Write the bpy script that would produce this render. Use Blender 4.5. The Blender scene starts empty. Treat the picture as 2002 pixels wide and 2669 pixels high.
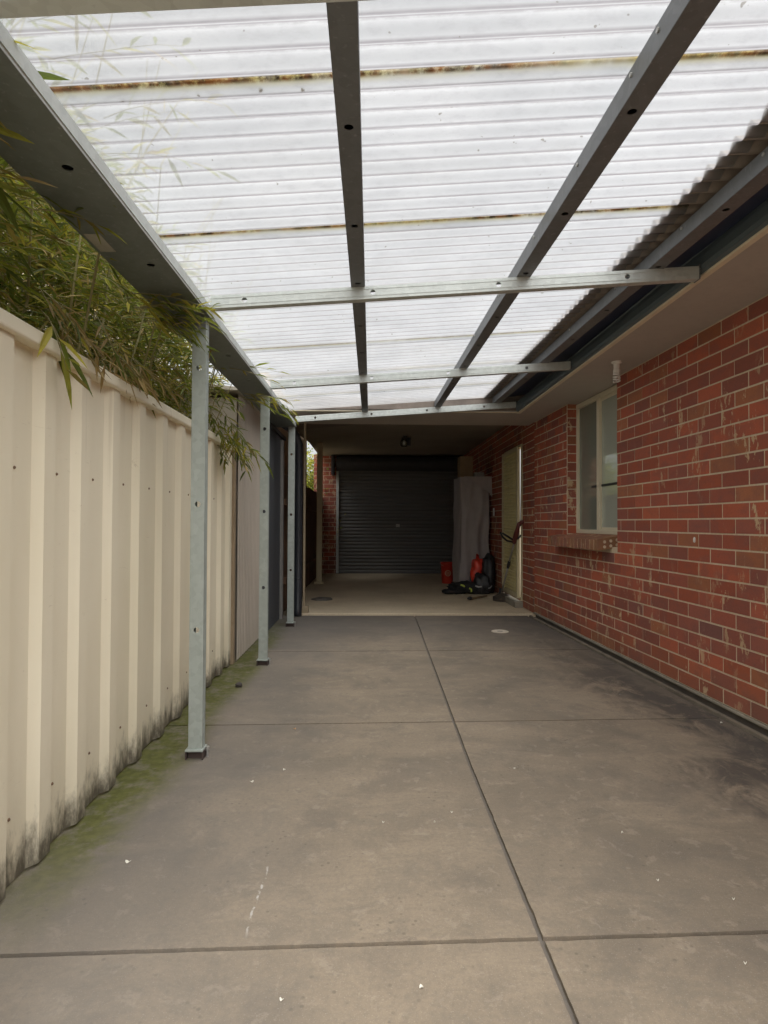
import bpy, math, random
from mathutils import Vector, Matrix, noise as mnoise
random.seed(7)
R = math.radians
scene = bpy.context.scene
COL = scene.collection

# ------------------------------------------------------------------ helpers
class MB:
    """collects faces (with a material slot and a tint) and builds ONE mesh object"""
    def __init__(s): s.v=[]; s.f=[]; s.m=[]; s.t=[]
    def face(s, pts, mat=0, tint=(1,1,1)):
        n=len(s.v); s.v.extend(tuple(p) for p in pts); s.f.append(tuple(range(n,n+len(pts)))); s.m.append(mat); s.t.append(tint)
    def mesh(s, vs, fs, mat=0, tint=(1,1,1)):
        n=len(s.v); s.v.extend(tuple(p) for p in vs)
        for f in fs: s.f.append(tuple(n+i for i in f)); s.m.append(mat); s.t.append(tint)
    def box(s, x0,x1,y0,y1,z0,z1, mat=0, tint=(1,1,1)):
        vs=[(x,y,z) for z in (z0,z1) for y in (y0,y1) for x in (x0,x1)]
        s.mesh(vs,[(0,2,3,1),(4,5,7,6),(0,1,5,4),(2,6,7,3),(0,4,6,2),(1,3,7,5)],mat,tint)
    def hexa(s, low, high, mat=0, tint=(1,1,1)):
        """low, high: four points each, counter-clockwise seen from above"""
        s.mesh(list(low)+list(high),[(3,2,1,0),(4,5,6,7)]+[(i,(i+1)%4,4+(i+1)%4,4+i) for i in range(4)],mat,tint)
    def tube(s, pts, rad, n=8, mat=0, tint=(1,1,1), cap=True):
        pts=[Vector(p) for p in pts]
        rads=rad if isinstance(rad,(list,tuple)) else [rad]*len(pts)
        d0=(pts[1]-pts[0]).normalized(); up=Vector((0,0,1)) if abs(d0.z)<.9 else Vector((1,0,0))
        a=d0.cross(up).normalized(); rings=[]
        for i,p in enumerate(pts):
            d=(pts[min(i+1,len(pts)-1)]-pts[max(i-1,0)]).normalized()
            a=(a-d*a.dot(d)).normalized(); b=d.cross(a)
            rings.append([p+(a*math.cos(2*math.pi*k/n)+b*math.sin(2*math.pi*k/n))*rads[i] for k in range(n)])
        vs=[v for r in rings for v in r]; fs=[]
        for i in range(len(rings)-1):
            for k in range(n):
                fs.append((i*n+k,i*n+(k+1)%n,(i+1)*n+(k+1)%n,(i+1)*n+k))
        if cap: fs.append(tuple(range(n-1,-1,-1))); fs.append(tuple((len(rings)-1)*n+k for k in range(n)))
        s.mesh(vs,fs,mat,tint)
    def lathe(s, prof, c=(0,0,0), n=20, mat=0, tint=(1,1,1), axis='z'):
        vs=[];fs=[]
        for (r,h) in prof:
            for k in range(n):
                a=2*math.pi*k/n; p=(r*math.cos(a),r*math.sin(a),h)
                if axis=='y': p=(p[0],p[2],p[1])
                if axis=='x': p=(p[2],p[0],p[1])
                vs.append((c[0]+p[0],c[1]+p[1],c[2]+p[2]))
        for i in range(len(prof)-1):
            for k in range(n): fs.append((i*n+k,i*n+(k+1)%n,(i+1)*n+(k+1)%n,(i+1)*n+k))
        fs.append(tuple(range(n-1,-1,-1))); fs.append(tuple((len(prof)-1)*n+k for k in range(n)))
        s.mesh(vs,fs,mat,tint)
    def blob(s, c, size, seed=0, rough=.25, n=18, m=28, floor=None, mat=0, tint=(1,1,1), freq=1.6, fold=0):
        vs=[];fs=[]
        for i in range(n+1):
            th=math.pi*i/n
            for k in range(m):
                ph=2*math.pi*k/m
                d=Vector((math.sin(th)*math.cos(ph),math.sin(th)*math.sin(ph),math.cos(th)))
                # superellipsoid softness so sacks read as sacks and not balls
                e=max(abs(d.x),abs(d.y),abs(d.z)); k2=(1/e)**.45
                r=k2*(1+rough*mnoise.noise(d*freq+Vector((seed*7.3,seed*3.1,seed)))+rough*.5*mnoise.noise(d*freq*3.1+Vector((seed,seed*5.3,1)))+fold*abs(mnoise.noise(d*freq*6+Vector((seed,2,seed)))))
                p=[c[0]+d.x*r*size[0],c[1]+d.y*r*size[1],c[2]+d.z*r*size[2]]
                if floor is not None: p[2]=max(p[2],floor)
                vs.append(p)
        for i in range(n):
            for k in range(m): fs.append((i*m+k,(i+1)*m+k,(i+1)*m+(k+1)%m,i*m+(k+1)%m))
        s.mesh(vs,fs,mat,tint)
    def build(s, name, mats, parent=None, smooth=False, bevel=0, solid=0, offset=0, segs=2):
        me=bpy.data.meshes.new(name)
        org=world_loc(parent) if parent else Vector((0,0,0))
        me.from_pydata([(v[0]-org.x,v[1]-org.y,v[2]-org.z) for v in s.v],[],s.f)
        if not isinstance(mats,(list,tuple)): mats=[mats]
        for m in mats: me.materials.append(m)
        me.polygons.foreach_set('material_index',s.m)
        if smooth: me.polygons.foreach_set('use_smooth',[True]*len(s.f))
        if any(t!=(1,1,1) for t in s.t):
            ca=me.color_attributes.new('tint','FLOAT_COLOR','CORNER'); buf=[]
            for f,t in zip(s.f,s.t):
                if len(t)==len(f) and isinstance(t[0],tuple):
                    for q in t: buf+=[*q,1]
                else: buf+=[*t,1]*len(f)
            ca.data.foreach_set('color',buf)
        me.update()
        o=bpy.data.objects.new(name,me); COL.objects.link(o)
        if parent: o.parent=parent
        if solid:
            md=o.modifiers.new('thickness','SOLIDIFY'); md.thickness=solid; md.offset=offset
        if bevel:
            md=o.modifiers.new('soft_edges','BEVEL'); md.width=bevel; md.segments=segs; md.limit_method='ANGLE'; md.angle_limit=R(40)
        return o
def world_loc(o):
    v=Vector((0,0,0))
    while o: v+=o.location; o=o.parent
    return v
def tag(o,label,cat,group=None):
    o['label']=label; o['category']=cat
    if group: o['group']=group
    return o
def thing(name,label,cat,loc=(0,0,0),group=None):
    o=bpy.data.objects.new(name,None); o.empty_display_size=.1; COL.objects.link(o); o.location=loc
    return tag(o,label,cat,group)
def struct(o,kind='structure'): o['kind']=kind; return o
def copy_part(o,parent,loc):
    c=o.copy(); COL.objects.link(c); c.parent=parent; c.location=loc
    for ch in o.children:
        d=ch.copy(); COL.objects.link(d); d.parent=c
    return c
def holed(u0,u1,v0,v1,holes,rad,fn,mb,mat=0,n=16):
    """flat plate u0..u1 by v0..v1 with round holes at (u,v), mapped by fn(u,v) to 3-D"""
    holes=sorted(h for h in holes if u0+rad*1.5<h[0]<u1-rad*1.5); cuts=[u0]
    pad=rad*1.4
    edges=[]
    last=u0
    for (hu,hv) in holes:
        if hu-pad>last: mb.face([fn(last,v0),fn(hu-pad,v0),fn(hu-pad,v1),fn(last,v1)],mat)
        a0,a1=hu-pad,hu+pad
        ring=[]; out=[]
        for k in range(n):
            t=2*math.pi*(k+.5)/n; c,s_=math.cos(t),math.sin(t)
            ring.append((hu+rad*c,hv+rad*s_))
            hw=pad; up=v1-hv; dn=hv-v0
            sc=1e9
            if abs(c)>1e-9: sc=min(sc,hw/abs(c))
            if s_>1e-9: sc=min(sc,up/s_)
            if s_<-1e-9: sc=min(sc,dn/-s_)
            out.append((hu+sc*c,hv+sc*s_))
        corners=[(a1,v1),(a0,v1),(a0,v0),(a1,v0)]
        ang=lambda P: math.atan2(P[1]-hv,P[0]-hu)%(2*math.pi)
        for k in range(n):
            k2=(k+1)%n; p,q=out[k],out[k2]
            t0=2*math.pi*(k+.5)/n; t1=t0+2*math.pi/n
            mids=sorted([(x,c) for c in corners for x in (ang(c),ang(c)+2*math.pi) if t0<x<t1])
            poly=[ring[k],p]+[c for _,c in mids]+[q,ring[k2]]
            mb.face([fn(*z) for z in poly],mat)
        last=a1
    mb.face([fn(last,v0),fn(u1,v0),fn(u1,v1),fn(last,v1)],mat)

# ------------------------------------------------------------------ materials
class NT:
    def __init__(s,name):
        s.mat=bpy.data.materials.new(name); s.mat.use_nodes=True; s.t=s.mat.node_tree; s.t.nodes.clear()
        s.out=s.n('ShaderNodeOutputMaterial')
    def n(s,kind,**kw):
        o=s.t.nodes.new(kind)
        for k,v in kw.items():
            if k in o.inputs.keys(): o.inputs[k].default_value=v
            else: setattr(o,k,v)
        return o
    def l(s,a,b): s.t.links.new(a,b)
    def obj(s): 
        if not hasattr(s,'_tc'): s._tc=s.n('ShaderNodeTexCoord')
        return s._tc.outputs['Object']
    def noise(s,scale,detail=4,rough=.55,stretch=None,dist=0):
        v=s.obj()
        if stretch:
            m=s.n('ShaderNodeMapping'); m.inputs['Scale'].default_value=stretch; s.l(v,m.inputs['Vector']); v=m.outputs[0]
        o=s.n('ShaderNodeTexNoise'); o.inputs['Scale'].default_value=scale; o.inputs['Detail'].default_value=detail; o.inputs['Roughness'].default_value=rough
        o.inputs['Distortion'].default_value=dist
        s.l(v,o.inputs['Vector']); return o.outputs['Fac']
    def ramp(s,fac,a,b,ca=(0,0,0,1),cb=(1,1,1,1)):
        o=s.n('ShaderNodeValToRGB'); e=o.color_ramp.elements; e[0].position=a; e[1].position=b; e[0].color=ca; e[1].color=cb
        s.l(fac,o.inputs[0]); return o.outputs[0]
    def math(s,op,a,b=None,clamp=False):
        o=s.n('ShaderNodeMath'); o.operation=op; o.use_clamp=clamp
        for i,x in enumerate((a,b)):
            if x is None: continue
            if hasattr(x,'links'): s.l(x,o.inputs[i])
            else: o.inputs[i].default_value=x
        return o.outputs[0]
    def smooth(s,x,a,b):
        o=s.n('ShaderNodeMapRange'); o.interpolation_type='SMOOTHSTEP'; s.l(x,o.inputs[0])
        o.inputs[1].default_value=a; o.inputs[2].default_value=b; o.inputs[3].default_value=0; o.inputs[4].default_value=1
        return o.outputs[0]
    def mix(s,fac,a,b,mode='MIX'):
        o=s.n('ShaderNodeMix'); o.data_type='RGBA'; o.blend_type=mode
        ins=[o.inputs[0],o.inputs[6],o.inputs[7]]
        for i,x in zip(ins,(fac,a,b)):
            if hasattr(x,'links'): s.l(x,i)
            elif isinstance(x,(int,float)): i.default_value=x
            else: i.default_value=(*x[:3],1)
        return o.outputs[2]
    def attr(s,name='tint'):
        o=s.n('ShaderNodeAttribute'); o.attribute_name=name; return o
    def xyz(s):
        o=s.n('ShaderNodeSeparateXYZ'); s.l(s.obj(),o.inputs[0]); return o.outputs
    def bump(s,h,strength=.3,dist=.01):
        o=s.n('ShaderNodeBump'); o.inputs['Strength'].default_value=strength; o.inputs['Distance'].default_value=dist
        s.l(h,o.inputs['Height']); return o.outputs[0]
    def bsdf(s,color=None,rough=.6,metal=0,normal=None,spec=.5,**kw):
        o=s.n('ShaderNodeBsdfPrincipled')
        for k,x in (('Base Color',color),('Roughness',rough),('Metallic',metal),('Normal',normal),('Specular IOR Level',spec)):
            if x is None: continue
            if hasattr(x,'links'): s.l(x,o.inputs[k])
            elif isinstance(x,(int,float)): o.inputs[k].default_value=x
            else: o.inputs[k].default_value=(*x[:3],1)
        for k,x in kw.items(): o.inputs[k].default_value=x
        s.l(o.outputs[0],s.out.inputs['Surface']); return o
def plain(name,c,rough=.6,metal=0,var=.12,scale=9,bump=.1,spec=.5,stretch=None):
    """a base colour that varies a little, as worn paint and plastic do"""
    t=NT(name); f=t.noise(scale,5,.6,stretch); g=t.noise(scale*14,3,.6,stretch)
    col=t.mix(t.ramp(f,.3,.7),tuple(x*(1-var) for x in c),tuple(min(1,x*(1+var)) for x in c))
    col=t.mix(t.math('MULTIPLY',t.ramp(g,.45,.7),.18),col,tuple(x*.72 for x in c))
    t.bsdf(col,rough,metal,t.bump(g,bump,.003) if bump else None,spec); return t.mat

def m_concrete():
    t=NT('driveway_concrete'); x,y,z=t.xyz()
    big=t.noise(.9,5,.6,None,.6); mid=t.noise(3.2,6,.65,None,.4); fine=t.noise(70,4,.7); grit=t.noise(260,2,.6)
    col=t.mix(t.ramp(big,.38,.62),(.198,.166,.126),(.288,.236,.174))
    col=t.mix(t.math('MULTIPLY',t.ramp(mid,.50,.64),.45),col,(.135,.119,.101))
    streak=t.noise(2.2,8,.74,(.8,1.9,1),.5)
    col=t.mix(t.math('MULTIPLY',t.ramp(streak,.50,.62),.30),col,(.37,.30,.215))
    col=t.mix(t.math('MULTIPLY',t.ramp(fine,.42,.66),.30),col,(.14,.125,.11))
    col=t.mix(t.math('MULTIPLY',t.ramp(grit,.60,.72),.40),col,(.47,.42,.36))
    vo=t.n('ShaderNodeTexVoronoi'); vo.inputs['Scale'].default_value=34; t.l(t.obj(),vo.inputs['Vector'])
    pit=t.math('MULTIPLY',t.math('SUBTRACT',1.0,t.smooth(vo.outputs['Distance'],.10,.22)),t.ramp(t.noise(5,3,.6),.5,.6))
    col=t.mix(t.math('MULTIPLY',pit,.45),col,(.09,.08,.07))
    crisp=t.ramp(t.noise(4.5,9,.78,None,.5),.535,.565)
    col=t.mix(t.math('MULTIPLY',crisp,.22),col,(.155,.14,.118))
    worn=t.ramp(t.noise(13,8,.75,None,.3),.56,.62)
    col=t.mix(t.math('MULTIPLY',worn,.22),col,(.43,.37,.29))
    # grey weathered strip a step in from the fence, then moss along the fence foot
    wob=t.math('MULTIPLY',t.math('SUBTRACT',t.noise(1.7,4,.6),.5),.55)
    xm=t.math('ADD',x,wob)
    col=t.mix(t.math('MULTIPLY',t.math('SUBTRACT',1.0,t.smooth(xm,-.8,.05)),.45),col,(.145,.143,.142))
    ym=t.math('MULTIPLY',t.smooth(y,1.3,2.2),t.math('SUBTRACT',1.0,t.smooth(y,6.0,6.75)))
    ym=t.math('MAXIMUM',ym,t.math('MULTIPLY',.25,t.math('SUBTRACT',1.0,t.smooth(x,-1.05,-.85))))
    moss=t.math('MULTIPLY',t.math('SUBTRACT',1.0,t.smooth(t.math('ADD',x,t.math('MULTIPLY',wob,.45)),-.92,-.74)),ym)
    moss=t.math('MULTIPLY',moss,t.ramp(t.noise(9,7,.75),.32,.52))
    col=t.mix(t.math('MULTIPLY',moss,.95),col,t.mix(t.ramp(t.noise(30,4),.35,.65),(.080,.088,.022),(.125,.130,.036)))
    # black mould and wet marks along the house side
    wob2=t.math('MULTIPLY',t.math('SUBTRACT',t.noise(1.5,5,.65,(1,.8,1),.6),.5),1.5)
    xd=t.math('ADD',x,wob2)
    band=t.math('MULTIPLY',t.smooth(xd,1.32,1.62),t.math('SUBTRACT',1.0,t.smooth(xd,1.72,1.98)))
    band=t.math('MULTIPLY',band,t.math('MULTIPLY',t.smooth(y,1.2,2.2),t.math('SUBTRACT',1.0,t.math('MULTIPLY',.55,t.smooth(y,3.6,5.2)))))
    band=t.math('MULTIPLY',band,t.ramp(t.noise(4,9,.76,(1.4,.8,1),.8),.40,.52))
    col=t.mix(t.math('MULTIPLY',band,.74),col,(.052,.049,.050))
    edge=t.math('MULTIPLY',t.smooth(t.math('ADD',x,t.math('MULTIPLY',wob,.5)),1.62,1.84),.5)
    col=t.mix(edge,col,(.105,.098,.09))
    chalk=t.math('MULTIPLY',t.smooth(xd,1.30,1.42),t.ramp(t.noise(9,5,.7,(1,2.4,1),1.2),.66,.72))
    col=t.mix(t.math('MULTIPLY',chalk,.55),col,(.42,.40,.37))
    ln=t.math('ABSOLUTE',t.math('ADD',t.math('ADD',x,.31),t.math('MULTIPLY',t.math('SUBTRACT',t.noise(12,3,.6),.5),.03)))
    scr=t.math('MULTIPLY',t.math('SUBTRACT',1.0,t.smooth(ln,.002,.0045)),t.math('MULTIPLY',t.smooth(y,1.52,1.58),t.math('SUBTRACT',1.0,t.smooth(y,1.80,1.88))))
    col=t.mix(t.math('MULTIPLY',scr,t.ramp(t.noise(28,3,.6),.46,.54)),col,(.42,.40,.37))
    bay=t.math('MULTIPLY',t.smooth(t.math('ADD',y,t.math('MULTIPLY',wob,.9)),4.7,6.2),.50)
    col=t.mix(bay,col,(.125,.118,.112))  # last bay greyer, with the dimmer light near the garage painted in
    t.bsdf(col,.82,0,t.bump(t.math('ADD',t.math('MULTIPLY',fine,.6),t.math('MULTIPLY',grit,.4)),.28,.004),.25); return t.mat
def m_slab():
    t=NT('garage_concrete'); fine=t.noise(60,4,.7); big=t.noise(1.4,5,.6)
    col=t.mix(t.ramp(big,.35,.65),(.56,.47,.33),(.68,.58,.42)); col=t.mix(t.math('MULTIPLY',t.ramp(fine,.45,.7),.3),col,(.22,.19,.15))
    t.bsdf(col,.8,0,t.bump(fine,.2,.003),.25); return t.mat
def m_brick():
    t=NT('red_brick'); a=t.attr(); f=t.noise(16,6,.7); g=t.noise(90,4,.7)
    col=t.mix(t.math('MULTIPLY',t.ramp(t.noise(7,4,.6,(1,1,1.6),.5),.45,.62),.48),a.outputs['Color'],t.mix(.72,a.outputs['Color'],(.21,.105,.092)))
    col=t.mix(t.math('MULTIPLY',t.ramp(g,.48,.72),.40),col,t.mix(.5,col,(.09,.05,.045)))
    zz=t.xyz()[2]
    foot=t.math('MULTIPLY',t.math('SUBTRACT',1.0,t.smooth(t.math('ADD',zz,t.math('MULTIPLY',t.noise(6,5,.7),.18)),.12,.42)),.35)
    col=t.mix(foot,col,(.20,.13,.085))
    pale=t.math('MULTIPLY',t.ramp(t.noise(8.5,6,.72,(1,1.5,.60),.12),.58,.605),t.ramp(t.noise(1.3,2,.5),.42,.56))
    col=t.mix(t.math('MULTIPLY',pale,.9),col,(.60,.44,.27))
    t.bsdf(col,.75,0,t.bump(t.math('ADD',f,t.math('MULTIPLY',g,.6)),.35,.004),.3); return t.mat
def m_mortar():
    t=NT('mortar'); g=t.noise(60,4,.7); col=t.mix(t.ramp(g,.3,.7),(.56,.46,.33),(.70,.59,.44))
    t.bsdf(col,.9,0,t.bump(g,.4,.003),.2); return t.mat
def m_fence():
    t=NT('cream_steel_sheet'); x,y,z=t.xyz()
    f=t.noise(2.0,4,.6,(1,1,.35)); g=t.noise(24,5,.7,(1,1,.4))
    col=t.mix(t.ramp(f,.35,.65),(.79,.735,.56),(.86,.81,.64))
    h=t.math('ADD',z,t.math('MULTIPLY',t.math('SUBTRACT',g,.5),.30))
    dirt=t.math('SUBTRACT',1.0,t.smooth(h,.0,.16))
    drip=t.math('MULTIPLY',t.ramp(t.noise(9,4,.6,(1,3.5,.12)),.60,.70),t.math('MULTIPLY',.22,t.smooth(z,.9,1.5)))
    col=t.mix(drip,col,(.40,.34,.22))
    scr=t.math('MULTIPLY',t.ramp(t.noise(5,6,.8,(1,.6,3.0),2.5),.655,.675),.35)
    col=t.mix(scr,col,(.45,.38,.26))
    col=t.mix(t.math('MULTIPLY',dirt,.96),col,(.035,.03,.022))
    film=t.math('MULTIPLY',t.math('SUBTRACT',1.0,t.smooth(h,.05,.45)),.16)
    col=t.mix(film,col,(.36,.32,.24))
    col=t.mix(t.math('MULTIPLY',t.ramp(t.noise(45,4,.7),.66,.74),.25),col,(.33,.27,.18))
    t.bsdf(col,.5,0,t.bump(t.noise(3,3),.05,.01),.4); return t.mat
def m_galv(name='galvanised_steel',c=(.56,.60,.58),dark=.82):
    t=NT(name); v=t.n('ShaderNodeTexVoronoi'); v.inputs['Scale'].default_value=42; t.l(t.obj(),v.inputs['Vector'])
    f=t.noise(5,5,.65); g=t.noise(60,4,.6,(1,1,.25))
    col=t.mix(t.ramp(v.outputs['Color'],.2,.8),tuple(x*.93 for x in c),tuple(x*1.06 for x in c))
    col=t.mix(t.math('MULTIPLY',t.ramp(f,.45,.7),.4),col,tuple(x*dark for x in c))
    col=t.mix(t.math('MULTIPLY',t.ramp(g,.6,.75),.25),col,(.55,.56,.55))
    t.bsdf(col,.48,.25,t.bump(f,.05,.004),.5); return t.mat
def m_roof():
    """weathered polycarbonate: scatters the sky, lets a little straight through; tint R = dirt at laps, G = valley lines, dirt plus painted shading of the folds"""
    t=NT('translucent_sheet'); a=t.n('ShaderNodeSeparateColor'); t.l(t.attr().outputs['Color'],a.inputs[0])
    lap,val,cre=a.outputs[0],a.outputs[1],a.outputs[2]
    n1=t.noise(30,5,.7,(.5,1,1)); n2=t.noise(2.3,4,.6); sp=t.noise(120,3,.7)
    base=t.mix(t.ramp(n2,.3,.7),(.66,.675,.685),(.79,.80,.805))
    base=t.mix(t.math('MULTIPLY',t.ramp(sp,.5,.75),.15),base,(.62,.62,.63))
    base=t.mix(t.math('MULTIPLY',val,t.math('ADD',.50,t.math('MULTIPLY',n1,.5))),base,(.27,.25,.265))
    base=t.mix(t.math('MULTIPLY',cre,t.math('MULTIPLY',t.ramp(t.noise(26,6,.8,(.6,1,1)),.30,.55),.70)),base,(.38,.37,.375))
    blot=t.ramp(t.noise(1.3,6,.7,(.6,1.2,1),.6),.50,.70)
    base=t.mix(t.math('MULTIPLY',blot,.30),base,(.55,.54,.50))
    grit=t.ramp(t.noise(38,2,.5),.735,.76)
    base=t.mix(t.math('MULTIPLY',grit,.6),base,(.20,.17,.12))
    ls=t.math('MULTIPLY',lap,t.ramp(t.noise(1.6,5,.7,(1,.3,1)),.30,.52))
    base=t.mix(t.math('MULTIPLY',ls,.9),base,(.52,.46,.16))
    core=t.math('MULTIPLY',t.smooth(lap,.30,.75),t.ramp(t.noise(14,6,.8,(1,.8,1)),.38,.52))
    core=t.math('MULTIPLY',core,t.ramp(t.noise(1.6,4,.7,(1,.6,1)),.40,.54))
    base=t.mix(t.math('MULTIPLY',core,.95),base,t.mix(t.ramp(t.noise(22,3),.4,.6),(.06,.04,.022),(.26,.12,.04)))
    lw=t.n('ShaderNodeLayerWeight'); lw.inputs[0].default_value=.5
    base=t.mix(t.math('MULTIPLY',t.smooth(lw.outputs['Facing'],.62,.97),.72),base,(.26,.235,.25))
    base=t.mix(t.math('MULTIPLY',t.ramp(t.noise(55,5,.75,(.35,1,1)),.48,.70),.30),base,(.50,.49,.51))
    tr=t.n('ShaderNodeBsdfTranslucent'); t.l(base,tr.inputs[0])
    di=t.n('ShaderNodeBsdfDiffuse'); t.l(base,di.inputs[0])
    tp=t.n('ShaderNodeBsdfTransparent'); t.l(base,tp.inputs[0])
    gl=t.n('ShaderNodeBsdfGlossy'); gl.inputs['Roughness'].default_value=.25
    m1=t.n('ShaderNodeMixShader'); m1.inputs[0].default_value=.16; t.l(tr.outputs[0],m1.inputs[1]); t.l(di.outputs[0],m1.inputs[2])
    m2=t.n('ShaderNodeMixShader'); m2.inputs[0].default_value=.62; t.l(m1.outputs[0],m2.inputs[1]); t.l(tp.outputs[0],m2.inputs[2])
    m3=t.n('ShaderNodeMixShader'); m3.inputs[0].default_value=.05; t.l(m2.outputs[0],m3.inputs[1]); t.l(gl.outputs[0],m3.inputs[2])
    t.l(m3.outputs[0],t.out.inputs['Surface']); return t.mat
def m_leaf():
    t=NT('bamboo_leaf'); a=t.attr().outputs['Color']
    col=t.mix(t.math('MULTIPLY',t.ramp(t.noise(30,3),.4,.7),.3),a,(.05,.06,.015))
    p=t.bsdf(col,.42,0,None,.4)
    tr=t.n('ShaderNodeBsdfTranslucent'); t.l(t.mix(.35,a,(.30,.34,.05)),tr.inputs[0])
    m=t.n('ShaderNodeMixShader'); m.inputs[0].default_value=.40; t.l(p.outputs[0],m.inputs[1]); t.l(tr.outputs[0],m.inputs[2])
    t.l(m.outputs[0],t.out.inputs['Surface']); return t.mat
def m_glass(name,tint,clear,body=(.20,.21,.18)):
    t=NT(name); f=t.noise(3,4,.6)
    tp=t.n('ShaderNodeBsdfTransparent'); tp.inputs[0].default_value=(*tint,1)
    gl=t.n('ShaderNodeBsdfGlossy'); gl.inputs['Roughness'].default_value=.03; gl.inputs[0].default_value=(.9,.95,.9,1)
    fr=t.n('ShaderNodeFresnel'); fr.inputs[0].default_value=1.5
    di=t.n('ShaderNodeBsdfDiffuse'); di.inputs[0].default_value=(*body,1)
    m0=t.n('ShaderNodeMixShader'); m0.inputs[0].default_value=1-clear; t.l(tp.outputs[0],m0.inputs[1]); t.l(di.outputs[0],m0.inputs[2])
    m=t.n('ShaderNodeMixShader'); t.l(t.math('ADD',fr.outputs[0],.04),m.inputs[0]); t.l(m0.outputs[0],m.inputs[1]); t.l(gl.outputs[0],m.inputs[2])
    t.l(m.outputs[0],t.out.inputs['Surface']); return t.mat

CONC=m_concrete(); SLAB=m_slab(); BRICK=m_brick(); MORTAR=m_mortar(); FENCE=m_fence(); GALV=m_galv(); ROOF=m_roof(); LEAF=m_leaf()
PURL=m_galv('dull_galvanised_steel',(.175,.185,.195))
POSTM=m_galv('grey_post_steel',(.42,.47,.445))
UNDERSHADE=m_galv('underside_shade_steel',(.155,.178,.168))  # darker copy of the galvanised steel, the beam's underside shade in its colour
JOINT=plain('joint_dirt',(.15,.13,.11),.95,bump=.4)
FOOT=plain('footing_concrete',(.30,.275,.22),.9,var=.25,scale=4,bump=.5)
FOOTD=plain('damp_footing',(.20,.17,.13),.9,var=.3,scale=6,bump=.5)
SOFFIT=plain('soffit_paint',(.50,.46,.41),.75,var=.06,scale=2,bump=.05)
CREAM=plain('cream_paint',(.60,.525,.34),.5,var=.06,bump=.05)
WINCREAM=plain('cream_aluminium',(.72,.66,.50),.4,var=.04,bump=.03)
TEAL=plain('slate_blue_steel',(.105,.135,.15),.45,var=.10,scale=3)
TRIM=plain('fascia_trim',(.78,.70,.53),.6,var=.1,scale=5)
ROOFU=plain('roof_underside',(.20,.165,.14),.75,var=.25,scale=6)
NAVY=plain('navy_steel',(.058,.064,.072),.5,var=.15,scale=3,stretch=(1,1,.3))
SHEDM=plain('taupe_steel',(.50,.455,.39),.55,var=.10,scale=3,stretch=(1,1,.2))
TIMBER=plain('dark_paling',(.13,.075,.045),.85,var=.35,scale=9,bump=.5,stretch=(1,1,.12))
BLACK=plain('black_fabric',(.018,.018,.02),.8,var=.3,scale=20,bump=.4)
BLACKP=plain('black_plastic',(.022,.022,.024),.45,var=.2)
RED=plain('red_plastic',(.62,.05,.025),.4,var=.12)
REDBAG=plain('red_bag_film',(.75,.06,.03),.3,var=.15,scale=14,bump=.3)
WHITE=plain('white_plastic',(.78,.77,.74),.45,var=.05)
LIME=plain('lime_tape',(.50,.60,.08),.6)
GREYFILM=plain('grey_dust_sheet',(.40,.36,.35),.55,var=.10,scale=5,bump=.3)
CARD=plain('brown_cardboard',(.30,.21,.12),.85,var=.1)
ROLL=plain('grey_roller_steel',(.18,.18,.175),.40,.2,var=.08,stretch=(.1,1,1))
DRUM=plain('dark_drum_steel',(.055,.055,.06),.6)
STEELB=plain('zinc_bolt',(.50,.50,.48),.4,.6)
STONE=plain('dark_stone',(.08,.07,.065),.8,var=.3,scale=40,bump=.5)
EARTH=plain('bare_earth',(.17,.14,.09),.95,var=.35,scale=3,bump=.5)
NEIGH=plain('beige_render',(.56,.50,.41),.85,var=.08,scale=2)
CULM=plain('bamboo_stem',(.22,.20,.08),.5,var=.3,scale=6,stretch=(1,1,.3))
BARK=plain('shrub_wood',(.12,.085,.055),.9,var=.3)
SLATE=plain('slate_tile',(.13,.125,.115),.7,var=.25)
MESHD=plain('cream_security_mesh',(.66,.585,.30),.55,var=.08)
CURT=plain('interior_blind',(.40,.42,.36),.8,var=.05)
BARM=plain('dark_bar',(.03,.035,.035),.5)
LAMPGL=m_glass('lamp_glass',(.85,.88,.85),.9)
PANE1=m_glass('screened_glass',(.50,.52,.46),.2,(.27,.285,.235)); PANE2=m_glass('window_glass',(.80,.84,.76),.12,(.50,.53,.45))
RUSTD=plain('dark_rust',(.07,.05,.045),.85,var=.3)
SCREWM=plain('rusty_screw',(.20,.13,.08),.6,.3)

# ------------------------------------------------------------------ setting
HW=lambda y: 1.985-.033*(y-2.9) if y<6.7 else 1.8596      # the house wall line in plan
g=MB(); g.face([(-400,-400,-.045),(400,-400,-.045),(400,400,-.045),(-400,400,-.045)])
struct(g.build('ground',EARTH))
d=MB(); d.face([(-1.10,-7,-.013),(1.90,-7,-.013),(1.90,6.76,-.013),(-1.10,6.76,-.013)])
struct(d.build('slab_joint_bed',JOINT))
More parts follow.
